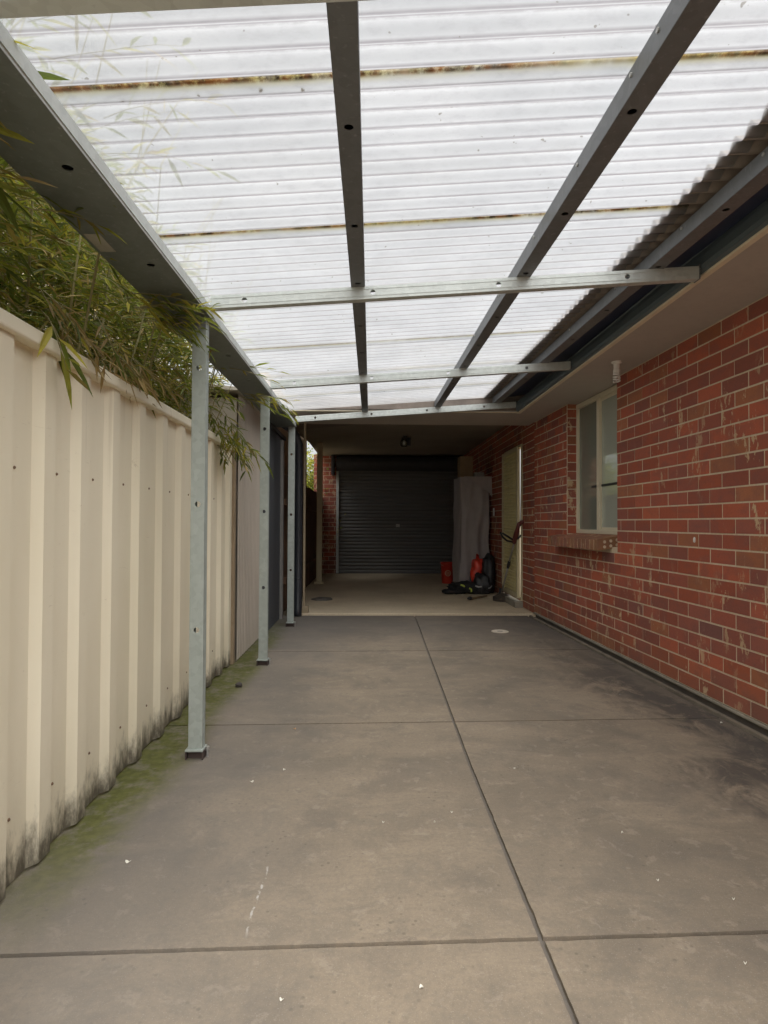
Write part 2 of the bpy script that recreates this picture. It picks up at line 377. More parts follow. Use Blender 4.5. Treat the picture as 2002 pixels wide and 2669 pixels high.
# driveway poured in bays with tooled grooves between them
def jy(i,x): 
    if i==-2: return -7
    if i==-1: return -2.0+.02*x
    if i==0: return -.15+.02*x
    return {1:1.513+.028*(x-.43),2:3.155+.033*(x-.43),3:4.905+.03*(x-.43),4:6.752}[i]
def jx(y): return .437+max(0,(y-2.6))*.016
def right_edge(y): return HW(max(y,-7))-.075
bays=[]
for i in (-2,-1,0,1,2,3):
    for side in (0,1):
        m=MB(); gp=.0072
        n=110; lo=[];hi=[]; xa,xb=(-1.10,.44) if side==0 else (.44,1.9)
        chip=lambda a,b,k: .0016*mnoise.noise(Vector((a*38,b*38,k)))+.0022*max(0,mnoise.noise(Vector((a*9,b*9,k+4)))-.25)*3
        def fx(x,y,k,side=side):
            if side==0: return -1.10+(jx(y)-gp+1.10)*k/n
            return jx(y)+gp+(right_edge(y)-jx(y)-gp)*k/n
        for k in range(n+1):
            x=xa+(xb-xa)*k/n
            y0=jy(i,x)+gp+chip(x,i,1); y1=jy(i+1,x)-(gp if i<3 else .003)-chip(x,i,2)
            lo.append((fx(x,y0,k),y0)); hi.append((fx(x,y1,k),y1))
        rt=[];lf=[]; ns=110
        for q in range(1,ns):
            u=q/ns
            y=lo[-1][1]+(hi[-1][1]-lo[-1][1])*u; rt.append(((right_edge(y) if side else jx(y)-gp)-chip(y,side,3),y))
            y=lo[0][1]+(hi[0][1]-lo[0][1])*u; lf.append(((jx(y)+gp if side else -1.10)+chip(y,side,5),y))
        loop=lo+rt+hi[::-1]+lf[::-1]
        m.face([(p[0],p[1],0) for p in loop])
        for q in range(len(loop)):
            a,b=loop[q],loop[(q+1)%len(loop)]
            m.face([(b[0],b[1],0),(a[0],a[1],0),(a[0],a[1],-.012),(b[0],b[1],-.012)])
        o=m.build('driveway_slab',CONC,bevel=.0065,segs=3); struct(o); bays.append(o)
# garage floor
m=MB(); m.hexa([(-.80,6.765,-.03),(1.95,6.765,-.03),(1.95,12.4,-.03),(-1.3,12.4,-.03)],[(-.80,6.765,.024),(1.95,6.765,.024),(1.95,12.4,.024),(-1.3,12.4,.024)])
struct(m.build('garage_floor',SLAB,bevel=.008))
# strip of bare earth between driveway and wall
# ------------------------------------------------------------------ brick house
house=thing('brick_house','red brick house with cream window and open ended garage at the end of the driveway','house',(2.0,4.0,0))
tints=[((.41,.110,.062),11),((.375,.105,.064),9),((.345,.105,.070),8),((.315,.105,.075),5),((.275,.105,.082),2),((.36,.135,.070),5),((.43,.120,.064),4),((.245,.105,.090),1)]
tb=[c for c,w in tints for _ in range(w)]
def brick_run(mb,p0,p1,z0,courses,openings=(),phase=0,pitch=.228,nrm=None,thick=.11,ch=.086,tone=1.0,half=True):
    """bricks along p0->p1 (plan), visible face on side nrm; openings (s0,s1,z0,z1)"""
    p0=Vector((*p0,0)); p1=Vector((*p1,0)); L=(p1-p0).length; d=(p1-p0)/L; n=Vector((*nrm,0)).normalized()
    def P(s,off,z): v=p0+d*s+n*off; return (v.x,v.y,z)
    flip = d.cross(Vector((0,0,1))).dot(n)<0
    def quad(s0,s1,za,zb,off,mat,inset,tint):
        a=[(s0,za),(s1,za),(s1,zb),(s0,zb)]
        b=[(s0+inset,za+inset),(s1-inset,za+inset),(s1-inset,zb-inset),(s0+inset,zb-inset)]
        bot=[P(s,-.004,z) for s,z in a]; top=[P(s,off,z) for s,z in b]
        fs=[(4,5,6,7)]+[(i,(i+1)%4,4+(i+1)%4,4+i) for i in range(4)]
        if flip: fs=[f[::-1] for f in fs]
        mb.mesh(bot+top,fs,mat,tint)
    jo=.0034
    for c in range(courses):
        za=z0+c*ch+jo; zb=z0+(c+1)*ch-jo
        s=-(phase+(pitch/2 if (c%2 and half) else 0))%pitch-pitch
        while s<L:
            a=max(s+jo,0); b=min(s+pitch-jo,L)
            segs=[(a,b)]
            for (o0,o1,oz0,oz1) in openings:
                if zb>oz0+.02 and za<oz1-.02:
                    ns=[]
                    for (q,r) in segs:
                        if r<=o0 or q>=o1: ns.append((q,r)); continue
                        if q<o0: ns.append((q,o0))
                        if r>o1: ns.append((o1,r))
                    segs=ns
            for (q,r) in segs:
                if r-q>.012:
                    c_=random.choice(tb); k=random.uniform(.92,1.22)*tone
                    e=random.uniform(-.0014,.0016); za_=za; jt=lambda: random.uniform(-.0012,.0012); q+=jt(); r+=jt()
                    quad(q,r,za,zb,.0028+e,0,.0022,tuple(x*k for x in c_))
            s+=pitch
    # mortar body behind
    zt=z0+courses*ch
    def body(s0,s1,za,zb):
        a=[P(s0,0,za),P(s1,0,za),P(s1,-thick,za),P(s0,-thick,za)]; b=[P(s0,0,zb),P(s1,0,zb),P(s1,-thick,zb),P(s0,-thick,zb)]
        if not flip: mb.hexa(a,b,1,(1,.999,1))
        else: mb.hexa(a[::-1],b[::-1],1,(1,.999,1))
    ss=sorted({0,L,*[x for o in openings for x in o[:2] if 0<x<L]})
    for q,r in zip(ss,ss[1:]):
        mid=(q+r)/2; ops=[o for o in openings if o[0]<mid<o[1]]
        if not ops: body(q,r,z0,zt)
        else:
            o=ops[0]
            if o[2]>z0: body(q,r,z0,o[2])
            if o[3]<zt: body(q,r,o[3],zt)
ZB=.05
w=MB()
A=(HW(-6),-6.0); B=(HW(6.7),6.7)
Lw=math.hypot(B[0]-A[0],B[1]-A[1])
s_of=lambda y:(y+6)/12.7*Lw
WY0,WY1=4.60,5.69
nl=(-1,-.033)
brick_run(w,A,B,ZB,26,[(s_of(WY0),s_of(WY1),.865,3)],phase=(-(s_of(3.17))%.228)*-1,nrm=nl)
# reveals of the window opening
brick_run(w,(HW(WY1)+.001,WY1-.0045),(HW(WY1)+.109,WY1-.0045),.867,16,phase=0,pitch=.10,half=False,nrm=(0,-1),thick=.004)
brick_run(w,(HW(WY0)+.109,WY0+.0045),(HW(WY0)+.001,WY0+.0045),.867,16,phase=0,pitch=.10,half=False,nrm=(0,1),thick=.004)
w.build('wall',[BRICK,MORTAR],house)
# garage side wall, continuing
DY0,DY1,DZ=7.22,8.16,2.03
w=MB(); X=HW(6.7)
brick_run(w,(X,6.7),(X,12.05),.03,28,[(DY0-6.7,DY1-6.7,.10,DZ)],phase=.05,nrm=(-1,0),tone=.9)
w.build('garage_side_wall',[BRICK,MORTAR],house)
w=MB(); brick_run(w,(-1.15,12.05),(2.0,12.05),.024,28,[(.50,2.99,.02,2.22)],phase=.03,nrm=(0,-1),tone=.95)
w.build('garage_back_wall',[BRICK,MORTAR],house)
# footing ledge and gutter strip along the foot of the wall
m=MB()
for ya,yb in ((-6,0),(0,3.4),(3.4,6.72)):
    m.hexa([(HW(ya)-.012,ya,.030),(HW(ya)+.05,ya,.030),(HW(yb)+.05,yb,.030),(HW(yb)-.012,yb,.030)],[(HW(ya)-.012,ya,.047),(HW(ya)+.05,ya,.049),(HW(yb)+.05,yb,.049),(HW(yb)-.012,yb,.047)],0)
m.build('footing',FOOT,house,bevel=.004)
m=MB(); m.hexa([(HW(-6)+.012,-6,-.045),(HW(-6)+.06,-6,-.045),(HW(6.7)+.06,6.7,-.045),(HW(6.7)+.012,6.7,-.045)],[(HW(-6)+.012,-6,.030),(HW(-6)+.06,-6,.030),(HW(6.7)+.06,6.7,.030),(HW(6.7)+.012,6.7,.030)]); m.build('slab_edge',JOINT,house)
m=MB()
for ya,yb in ((-6,0),(0,3.4),(3.4,6.72)):
    m.hexa([(HW(ya)-.058,ya,-.04),(HW(ya)-.034,ya,-.04),(HW(yb)-.034,yb,-.04),(HW(yb)-.058,yb,-.04)],[(HW(ya)-.058,ya,.010),(HW(ya)-.034,ya,.012),(HW(yb)-.034,yb,.012),(HW(yb)-.058,yb,.010)],0)
m.build('damp_course_strip',FOOTD,house,bevel=.003)
# window: cream frame, two panes, brick-on-edge sill
def wx(y,off): return HW(y)+off
fm=MB(); fo=.088
def wbar(ya,yb,za,zb,x0=0,x1=.045):
    fm.hexa([(wx(ya,fo+x0),ya,za),(wx(ya,fo+x1),ya,za),(wx(yb,fo+x1),yb,za),(wx(yb,fo+x0),yb,za)],[(wx(ya,fo+x0),ya,zb),(wx(ya,fo+x1),ya,zb),(wx(yb,fo+x1),yb,zb),(wx(yb,fo+x0),yb,zb)])
WM=5.17; ZW0,ZW1=.962,2.195
wbar(WY0+.002,WY1-.002,ZW0,ZW0+.035); wbar(WY0+.002,WY1-.002,ZW1-.045,ZW1)
wbar(WY1-.040,WY1-.002,ZW0+.035,ZW1-.045); wbar(WY0+.002,WY0+.036,ZW0+.035,ZW1-.045)
wbar(WM-.026,WM+.030,ZW0+.035,ZW1-.045,-.004,.04)
wbar(WY0+.036,WM-.026,ZW0+.035,ZW0+.058,.012,.035); wbar(WY0+.036,WM-.026,ZW1-.072,ZW1-.045,.012,.035)
win=fm.build('window',WINCREAM,house,bevel=.003)
for (ya,yb,mt) in ((WM+.030,WY1-.040,PANE1),(WY0+.036,WM-.026,PANE2)):
    p=MB(); p.hexa([(wx(ya,fo+.022),ya,ZW0+.036),(wx(ya,fo+.026),ya,ZW0+.036),(wx(yb,fo+.026),yb,ZW0+.036),(wx(yb,fo+.022),yb,ZW0+.036)],[(wx(ya,fo+.022),ya,ZW1-.046),(wx(ya,fo+.026),ya,ZW1-.046),(wx(yb,fo+.026),yb,ZW1-.046),(wx(yb,fo+.022),yb,ZW1-.046)])
    p.build('pane',mt,win)
b=MB(); b.hexa([(2.16,4.3,.8),(2.18,4.3,.8),(2.13,6.2,.8),(2.11,6.2,.8)],[(2.16,4.3,2.3),(2.18,4.3,2.3),(2.13,6.2,2.3),(2.11,6.2,2.3)])
b.build('blind',CURT,win)
b=MB(); b.hexa([(wx(4.60,fo+.016),4.60,1.375),(wx(4.60,fo+.020),4.60,1.375),(wx(5.36,fo+.020),5.36,1.375),(wx(5.36,fo+.016),5.36,1.375)],[(wx(4.60,fo+.016),4.60,1.395),(wx(4.60,fo+.020),4.60,1.395),(wx(5.36,fo+.020),5.36,1.395),(wx(5.36,fo+.016),5.36,1.395)]); b.build('horizontal_bar',BARM,win)  # thin dark bar set just outside the glass, across the mullion
sl=MB(); yy=4.70; k=0
while yy<5.86:
    y1=yy+.076; x0=wx(yy,-.118); c=random.choice(tb[:30]); c=tuple(x*random.uniform(.9,1.15) for x in c)
    c=(.33*random.uniform(.85,1.15),.145*random.uniform(.85,1.15),.085)
    sl.hexa([(x0,yy,.835),(x0+.208,yy,.868),(x0+.208,y1,.868),(x0,y1,.835)],[(x0,yy,.926),(x0+.208,yy,.962),(x0+.208,y1,.962),(x0,y1,.926)],0,c)
    yy+=.086
sl.hexa([(wx(4.7,-.113),4.704,.84),(wx(4.7,.08),4.704,.87),(wx(5.8,.08),5.85,.87),(wx(5.8,-.113),5.85,.84)],[(wx(4.7,-.113),4.704,.921),(wx(4.7,.08),4.704,.956),(wx(5.8,.08),5.85,.956),(wx(5.8,-.113),5.85,.921)],1,(1,.999,1))
# mortar plugs in the core holes of the end brick
x0=wx(4.70,-.118)
for i in range(3):
    for j in range(2):
        sl.lathe([(.0,-.002),(.0125,-.002),(.0125,.003),(0,.003)],(x0+.058+i*.050,4.70,.866+j*.040+i*.008),14,1,(1,.999,1),'y')
sl.build('window_sill',[BRICK,MORTAR],win,bevel=.002)
# eaves: soffit, trim, gutter, roof
m=MB(); m.box(1.545,2.08,-6,6.10,2.203,2.225); m.box(-.84,2.05,6.10,6.93,2.203,2.225); m.build('soffit',SOFFIT,house)
m=MB()
for ya in (-6,-2.4,1.2,4.8):
    yb=min(ya+3.6,6.72); s0=.005
    m.hexa([(HW(ya)-.014,ya,2.186),(HW(ya)+.02,ya,2.186),(HW(yb)+.02,yb,2.186),(HW(yb)-.014,yb,2.186)],[(HW(ya)-.014,ya,2.203),(HW(ya)+.02,ya,2.203),(HW(yb)+.02,yb,2.203),(HW(yb)-.014,yb,2.203)])
m=MB(); m.box(1.512,1.545,-6,6.10,2.186,2.228); m.box(-.84,1.545,6.102,6.13,2.196,2.211); m.build('fascia_trim',TRIM,house,bevel=.003)
m=MB(); prof=[(1.512,2.196),(1.496,2.204),(1.490,2.222),(1.492,2.262),(1.500,2.290),(1.492,2.296)]
for (a,bq) in zip(prof,prof[1:]):
    m.face([(a[0],-6,a[1]),(a[0],6.06,a[1]),(bq[0],6.06,bq[1]),(bq[0],-6,bq[1])])
m.build('gutter',TEAL,house,solid=.002)
rf=MB()
def corr(mb,x0,x1,y0,y1,zf,pitch=.0785,amp=.014,per=8,nx=3,tint=None):
    n=int((y1-y0)/pitch*per); 
    ys=[y0+(y1-y0)*i/n for i in range(n+1)]
    xs=[x0+(x1-x0)*i/nx for i in range(nx+1)]
    vs=[(x,y,zf(x,y)+amp*math.cos(2*math.pi*(y-1.47)/pitch)) for y in ys for x in xs]
    fs=[];ts=[]
    for i in range(n):
        for k in range(nx): fs.append((i*(nx+1)+k,i*(nx+1)+k+1,(i+1)*(nx+1)+k+1,(i+1)*(nx+1)+k))
    if tint:
        base=len(mb.v); mb.v.extend(vs)
        for f in fs:
            mb.f.append(tuple(base+q for q in f)); mb.m.append(0); mb.t.append(tuple(tint(*vs[q]) for q in f))
    else: mb.mesh(vs,fs)
ZR=lambda x,y: 2.178+.075*x+.020*(y-2.64)
corr(rf,1.165,3.2,-6,6.10,lambda x,y:ZR(x,y)+.028,amp=.019)
rf.build('roof',ROOFU,house,smooth=True,solid=.0015)
m=MB(); m.hexa([(1.335,-6,ZR(1.335,-6)+.002),(2.6,-6,ZR(2.6,-6)+.002),(2.6,6.08,ZR(2.6,6.08)+.002),(1.335,6.08,ZR(1.335,6.08)+.002)],[(1.335,-6,ZR(1.335,-6)+.005),(2.6,-6,ZR(2.6,-6)+.005),(2.6,6.08,ZR(2.6,6.08)+.005),(1.335,6.08,ZR(1.335,6.08)+.005)]); m.build('eave_shade_sheet',plain('eave_shade_navy',(.035,.045,.085),.5),house)  # added dark sheet standing in for the deep shade under the house roof
rg=MB(); rg.hexa([(-1.15,6.08,2.245),(3.2,6.08,2.40),(3.2,12.5,2.62),(-1.15,12.5,2.62)],[(-1.15,6.08,2.275),(3.2,6.08,2.43),(3.2,12.5,2.66),(-1.15,12.5,2.66)])
rg.box(-.86,1.60,6.085,6.125,2.212,2.34); rg.box(1.20,2.6,6.02,6.085,2.36,2.44)
rg.build('garage_roof',ROOFU,house,bevel=.01)
m=MB(); m.box(-1.04,2.05,6.955,12.05,2.40,2.425); m.build('garage_ceiling',plain('dimmed_ceiling_paint',(.30,.265,.22),.8,var=.1,scale=2),house)  # soffit colour darkened, the unlit garage painted into the ceiling
m=MB(); m.box(-.92,2.05,6.93,6.955,2.205,2.42); m.build('ceiling_beam',SOFFIT,house)
# roller door with guides, lock and the drum above
rd=MB(); z=.03; nx=24
prof=[]
while z<2.10:
    prof+= [(0,z),(-.011,z+.012),(-.014,z+.030),(-.010,z+.050),(-.001,z+.062)]; z+=.0705
prof.append((0,z))
for (a,bq) in zip(prof,prof[1:]):
    rd.face([(-.655,12.10+a[0],a[1]),(1.86,12.10+a[0],a[1]),(1.86,12.10+bq[0],bq[1]),(-.655,12.10+bq[0],bq[1])])
rd.box(-.655,1.86,12.075,12.12,.026,.045)
roll=rd.build('roller_door',ROLL,house)
for xx in (-.67,1.86):
    q=MB(); q.box(xx-.025,xx+.028,12.03,12.10,.024,2.12); q.build('guide_rail',GALV,roll,bevel=.003)
q=MB(); q.lathe([(.0,-.0),(.03,.0),(.03,.02),(.0,.02)],(.55,12.065,1.0),16,0,(1,1,1),'y'); q.box(.52,.535,12.05,12.085,.965,1.03); q.box(.575,.59,12.05,12.085,.965,1.03); q.build('door_lock',STEELB,roll)
q=MB(); q.lathe([(.0,-.68),(.15,-.68),(.15,1.80),(.0,1.80)],(0,11.86,2.23),24,0,(1,1,1),'x'); q.build('drum',DRUM,roll,smooth=False)
for xx in (-.78,1.78):
    q=MB(); q.box(xx,xx+.05,11.72,12.05,2.00,2.39); q.build('drum_bracket',DRUM,roll,bevel=.004)
# screen door of the garage wall
dm=MB(); X=HW(6.7)
for (ya,yb,za,zb) in ((DY0+.07,DY0+.115,.13,2.0),(DY1-.055,DY1-.01,.13,2.0),(DY0+.115,DY1-.055,1.955,2.0),(DY0+.115,DY1-.055,.13,.19)):
    dm.box(X-.052,X-.018,ya,yb,za,zb)
dm.box(X-.015,X+.06,DY0+.002,DY0+.052,.105,2.028); dm.box(X-.015,X+.06,DY0+.052,DY1-.002,2.0,2.028)
sd=dm.build('screen_door',CREAM,house,bevel=.003)
gm=MB(); gm.box(X-.030,X-.026,DY0+.116,DY1-.056,.19,1.955)
k=0
for i in range(48):
    zz=.195+i*.037
    gm.box(X-.040,X-.031,DY0+.118,DY1-.058,zz,zz+.014)
for i in range(17):
    y0=DY0+.13+i*.047
    if y0<DY1-.075: gm.box(X-.038,X-.0305,y0,y0+.012,.192,1.953)
gm.build('security_mesh',MESHD,sd)
q=MB(); q.box(X-.10,X+.1,DY0-.02,DY1+.02,.024,.10); q.build('door_step',FOOT,house,bevel=.006)
q=MB(); q.box(X-.014,X-.002,8.86,8.935,1.16,1.28); q.box(X-.019,X-.0145,8.885,8.91,1.20,1.24); q.build('light_switch',WHITE,house,bevel=.002)
q=MB(); q.box(-.905,-.815,10.02,10.11,.06,2.40); q.box(-.935,-.785,9.99,10.14,.024,.06); q.build('garage_post',CREAM,house,bevel=.004)
q=MB(); q.box(-.765,-.742,6.79,6.84,.024,2.20); q.box(-.775,-.70,6.775,6.85,.024,.10); q.build('corner_strip',plain('tan_trim',(.36,.29,.19),.6),house,bevel=.003)
# downpipe with elbow
q=MB(); px,py=-.812,6.72
q.tube([(-1.10,6.60,2.17),(-.98,6.63,2.15),(-.90,6.67,2.10),(-.84,6.70,2.02),(px,py,1.93),(px,py,1.0),(px,py,.06),(px,py-.03,.0)],.047,16)
for zz in (1.72,.42): q.lathe([(.0,-.015),(.047,-.015),(.047,.015),(0,.015)],(px,py,zz),18)
q.build('downpipe',plain('black_blue_pvc',(.028,.031,.038),.4),house,smooth=True)

# ------------------------------------------------------------------ carport
car=thing('carport','galvanised steel carport with clear corrugated roof leaning against the brick house','carport',(-.77,2.7,0))
ZT=lambda y: 1.962+.018*(y-2.67)
YB=[1.045,2.64,4.37,6.03]
# posts
def make_post(y,loc):
    """C section, web to the front with round holes"""
    top=ZT(y); hw=.030; dp=.045
    m=MB()
    holed(.045,top,-hw,hw,[(.57,0),(1.13,0),(1.74,0)],.0125,lambda u,v:(loc[0]+v,loc[1],u),m)
    for sx in (-1,1):
        m.face([(loc[0]+sx*hw,loc[1],.045),(loc[0]+sx*hw,loc[1]+dp,.045),(loc[0]+sx*hw,loc[1]+dp,top),(loc[0]+sx*hw,loc[1],top)])
        m.face([(loc[0]+sx*hw,loc[1]+dp,.045),(loc[0]+sx*(hw-.014),loc[1]+dp,.045),(loc[0]+sx*(hw-.014),loc[1]+dp,top),(loc[0]+sx*hw,loc[1]+dp,top)])
        # pressed stiffening ribs
        m.box(loc[0]+sx*.0185-.0018,loc[0]+sx*.0185+.0018,loc[1]-.0013,loc[1]-.0004,.05,top-.005)
        m.box(loc[0]+sx*hw-(.0016 if sx<0 else -.0003),loc[0]+sx*hw+(.0016 if sx>0 else -.0003),loc[1]+.014,loc[1]+.018,.05,top-.005)
        m.box(loc[0]+sx*hw-(.0016 if sx<0 else -.0003),loc[0]+sx*hw+(.0016 if sx>0 else -.0003),loc[1]+.030,loc[1]+.034,.05,top-.005)
    p=m.build('post',POSTM,car,solid=.0022,offset=-1)
    q=MB(); x,yy=loc
    q.box(x-.043,x+.036,yy-.014,yy+.062,.036,.045); q.build('base_plate',POSTM,p,bevel=.0015)
    q=MB(); q.box(x-.043,x-.037,yy-.010,yy+.060,.0,.036); q.box(x+.030,x+.036,yy-.010,yy+.060,.0,.036); q.box(x-.036,x+.029,yy+.012,yy+.055,.0,.035); q.build('stirrup',RUSTD,p,bevel=.001)
    q=MB(); q.lathe([(0,0),(.009,0),(.009,.016),(0,.016)],(x+.045,yy+.03,.03),8); q.lathe([(0,0),(.005,0),(.005,.03),(0,.03)],(x+.045,yy+.03,.0),8); q.build('anchor_bolt',STEELB,p)
for y,xc in zip((1.07,2.67,4.40,6.03),(-.765,-.770,-.785,-.803)): make_post(y,(xc,y))
# side beam: wide channel lying on the posts, web down
def side_beam():
    m=MB(); xi=lambda y:-.718-.014*(y-2.67); xo=lambda y: xi(y)-.205
    hs=[(1.50,.68),(2.09,.68),(3.3,.68),(3.9,.68),(5.0,.68),(5.5,.68)]
    fn=lambda u,v:(xo(u)+(xi(u)-xo(u))*v,u,ZT(u)+.001)
    holes=[(a,b) for a,b in hs]
    # holes are round in metres: v is scaled by the web width
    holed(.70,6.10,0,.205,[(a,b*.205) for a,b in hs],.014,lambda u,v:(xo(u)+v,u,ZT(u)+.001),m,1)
    for f in (xi,xo):
        for h0,h1,off in ((0,.050,0),):
            m.face([(f(.7),.7,ZT(.7)+.001),(f(6.1),6.1,ZT(6.1)+.001),(f(6.1),6.1,ZT(6.1)+.05),(f(.7),.7,ZT(.7)+.05)])
    m.face([(xo(.7),.7,ZT(.7)+.05),(xi(.7),.7,ZT(.7)+.05),(xi(6.1),6.1,ZT(6.1)+.05),(xo(6.1),6.1,ZT(6.1)+.05)])
    # lip and crease of the inner face
    m.hexa([(xi(.7)+.0005,.7,ZT(.7)+.010),(xi(.7)+.0035,.7,ZT(.7)+.010),(xi(6.1)+.0035,6.1,ZT(6.1)+.010),(xi(6.1)+.0005,6.1,ZT(6.1)+.010)],[(xi(.7)+.0005,.7,ZT(.7)+.013),(xi(.7)+.0035,.7,ZT(.7)+.013),(xi(6.1)+.0035,6.1,ZT(6.1)+.013),(xi(6.1)+.0005,6.1,ZT(6.1)+.013)])
    b=m.build('side_beam',[GALV,UNDERSHADE],car,solid=.0022,offset=0)
    q=MB(); y=2.64; q.box(-.90,-.735,y+.0,y+.004,ZT(y)-.055,ZT(y)-.002); q.build('bracket',PURL,b)
    q=MB(); q.box(-.90,-.85,1.86,1.98,ZT(1.92)-.0018,ZT(1.92)-.0003); q.build('tape_patch',plain('old_tape',(.34,.33,.27),.7),b)
side_beam()
ZC=lambda x,y: 2.052+.075*x+.0225*(y-2.64)       # underside of the rafters
def cross_beam(y,x1=1.488):
    m=MB(); x0=-.716-.014*(y-2.67); hh=.056; dp=.036
    fn=lambda u,v:(u,y,ZC(u,y)+v)
    holed(x0,x1,0,hh,[(-.565,hh*.5),(.006,hh*.5),(.57,hh*.5),(1.155,hh*.5)],.0115,fn,m)
    for v in (0,hh):
        m.face([(x0,y,ZC(x0,y)+v),(x1,y,ZC(x1,y)+v),(x1,y+dp,ZC(x1,y)+v),(x0,y+dp,ZC(x0,y)+v)])
        s=1 if v==0 else -1
        m.face([(x0,y+dp,ZC(x0,y)+v),(x1,y+dp,ZC(x1,y)+v),(x1,y+dp,ZC(x1,y)+v+s*.013),(x0,y+dp,ZC(x0,y)+v+s*.013)])
    for v in (.013,.043):
        m.hexa([(x0,y-.0022,ZC(x0,y)+v),(x1,y-.0022,ZC(x1,y)+v),(x1,y-.0004,ZC(x1,y)+v),(x0,y-.0004,ZC(x0,y)+v)],[(x0,y-.0022,ZC(x0,y)+v+.003),(x1,y-.0022,ZC(x1,y)+v+.003),(x1,y-.0004,ZC(x1,y)+v+.003),(x0,y-.0004,ZC(x0,y)+v+.003)])
    b=m.build('cross_beam',GALV,car,solid=.0022,offset=0)
    q=MB(); z=ZC(1.488,y); q.box(1.482,1.4875,y-.004,y+.045,z-.004,z+.066); q.build('end_bracket',PURL,b,bevel=.001)
for y in YB: cross_beam(y)
def purlin(x,w,hh,y0,y1,holes):
    m=MB(); z=lambda y: ZC(x,y)+.059
    holed(y0,y1,0,w,[(h,w*.5) for h in holes],.0125,lambda u,v:(x+v,u,z(u)),m)
    for xx in (x,x+w):
        m.face([(xx,y0,z(y0)),(xx,y1,z(y1)),(xx,y1,z(y1)+hh),(xx,y0,z(y0)+hh)])
    m.face([(x,y0,z(y0)+hh),(x,y1,z(y1)+hh),(x+.016,y1,z(y1)+hh),(x+.016,y0,z(y0)+hh)])
    m.face([(x+w,y0,z(y0)+hh),(x+w,y1,z(y1)+hh),(x+w-.016,y1,z(y1)+hh),(x+w-.016,y0,z(y0)+hh)])
    m.face([(x+.015,y0,z(y0)+hh),(x+w-.015,y0,z(y0)+hh),(x+w-.015,y1,z(y1)+hh),(x+.015,y1,z(y1)+hh)])
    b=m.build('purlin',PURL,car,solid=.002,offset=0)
    for h in (1.32,1.46,1.85,2.35,3.0,3.7):
        q=MB(); q.lathe([(0,0),(.006,0),(.006,.004),(0,.004)],(x-.0055,h,z(h)+.045),10,0,(1,1,1),'x')
        q.build('rivet',STEELB,b)
hs=[1.53,2.07,2.60,3.2,3.75,4.3,4.9,5.4]
purlin(-.091,.060,.062,.70,6.08,hs); purlin(.652,.062,.064,.70,6.08,hs); purlin(1.252,.068,.060,.70,6.08,[2.11,2.62,3.2,3.75,4.9])
# roof sheets, lapped every 0.785 m
edges=[.685+.785*i for i in range(7)]+[6.12]
for i in range(7):
    y0,y1=edges[i],edges[i+1]+.035
    if i==6: y1=6.12
    dz=.0035*(i%2)
    def tint(x,y,z,y0=y0,y1=edges[i+1],i=i):
        a=1-min(1,abs(y-y1)/.022) if i<6 else 0
        b=1-min(1,abs(y-y0)/.022) if i>0 else 0
        v=max(0,(-math.cos(2*math.pi*(y-1.47)/.0785)-.84)/.16)  # dark valley lines: the shading of the folds painted in along with dirt
        c2=max(0,(math.cos(2*math.pi*(y-1.47)/.0785+.5)-.80)/.20)
        return (max(a,b),v,c2)
    rs=MB(); corr(rs,-1.02,1.23,y0,y1,lambda x,y,dz=dz:ZR(x,y)+.016+dz,amp=.0095,per=20,nx=10,tint=tint)
    rs.build('roof_sheet',ROOF,car,smooth=True)

# ------------------------------------------------------------------ fences and neighbours
f1=thing('sheet_fence','cream ribbed steel fence with black mould along its foot beside the driveway','fence',(-1.03,1.5,0))
ribs=[-1.62,-1.37,-1.12,-.86,-.60,-.34,-.08,.18,.43,.68,.93,1.18,1.43,1.688,1.918,2.152,2.408,2.683,2.976,3.265,3.588,3.87,4.15,4.39]
def fx(y): return -1.005-.006*(y-2)
def sheet(y_ribs,ya,yb):
    pr=[(ya,-.024)]
    for r in y_ribs: pr+=[(r-.098,-.024),(r-.068,0),(r-.004,0),(r+.006,-.024)]
    pr.append((yb,-.024)); pr=[p for p in pr if ya<=p[0]<=yb]
    m=MB()
    zs=[.012,.3,.7,1.1,1.58]
    for (a,bq) in zip(pr,pr[1:]):
        for z0,z1 in zip(zs,zs[1:]):
            m.face([(fx(a[0])+a[1],a[0],z0),(fx(bq[0])+bq[1],bq[0],z0),(fx(bq[0])+bq[1],bq[0],z1),(fx(a[0])+a[1],a[0],z1)])
    return m
for ya,yb in ((-1.8,.26),(.26,2.22),(2.22,4.42)):
    rr=[r for r in ribs if ya<=r-.13 and r+.01<=yb]
    pnl=sheet(rr,ya,yb).build('panel_sheet',FENCE,f1,solid=.0012)
    for r in rr:
        for zz in (1.205,.20):
            if r<1.0: continue
            q=MB(); yy=r-.185
            q.lathe([(0,.0),(.0048,0),(.0055,.001),(.0035,.004),(0,.005)],(fx(yy)-.0235,yy,zz),8,0,(1,1,1),'x'); q.build('screw',SCREWM,pnl)
m=MB(); m.hexa([(fx(-1.8)-.060,-1.8,1.575),(fx(-1.8)+.020,-1.8,1.572),(fx(4.45)+.020,4.45,1.572),(fx(4.45)-.060,4.45,1.575)],[(fx(-1.8)-.048,-1.8,1.626),(fx(-1.8)+.010,-1.8,1.626),(fx(4.45)+.010,4.45,1.626),(fx(4.45)-.048,4.45,1.626)])
m.build('cap_rail',FENCE,f1,bevel=.010,segs=3)
m=MB(); m.box(fx(4.4)-.045,fx(4.4)+.012,4.425,4.475,0,1.62); m.build('fence_post',plain('tan_post',(.34,.26,.17),.6),f1,bevel=.004)
sh=thing('garden_shed','taupe ribbed metal shed wall past the end of the cream fence','shed',(-1.05,4.9,0))
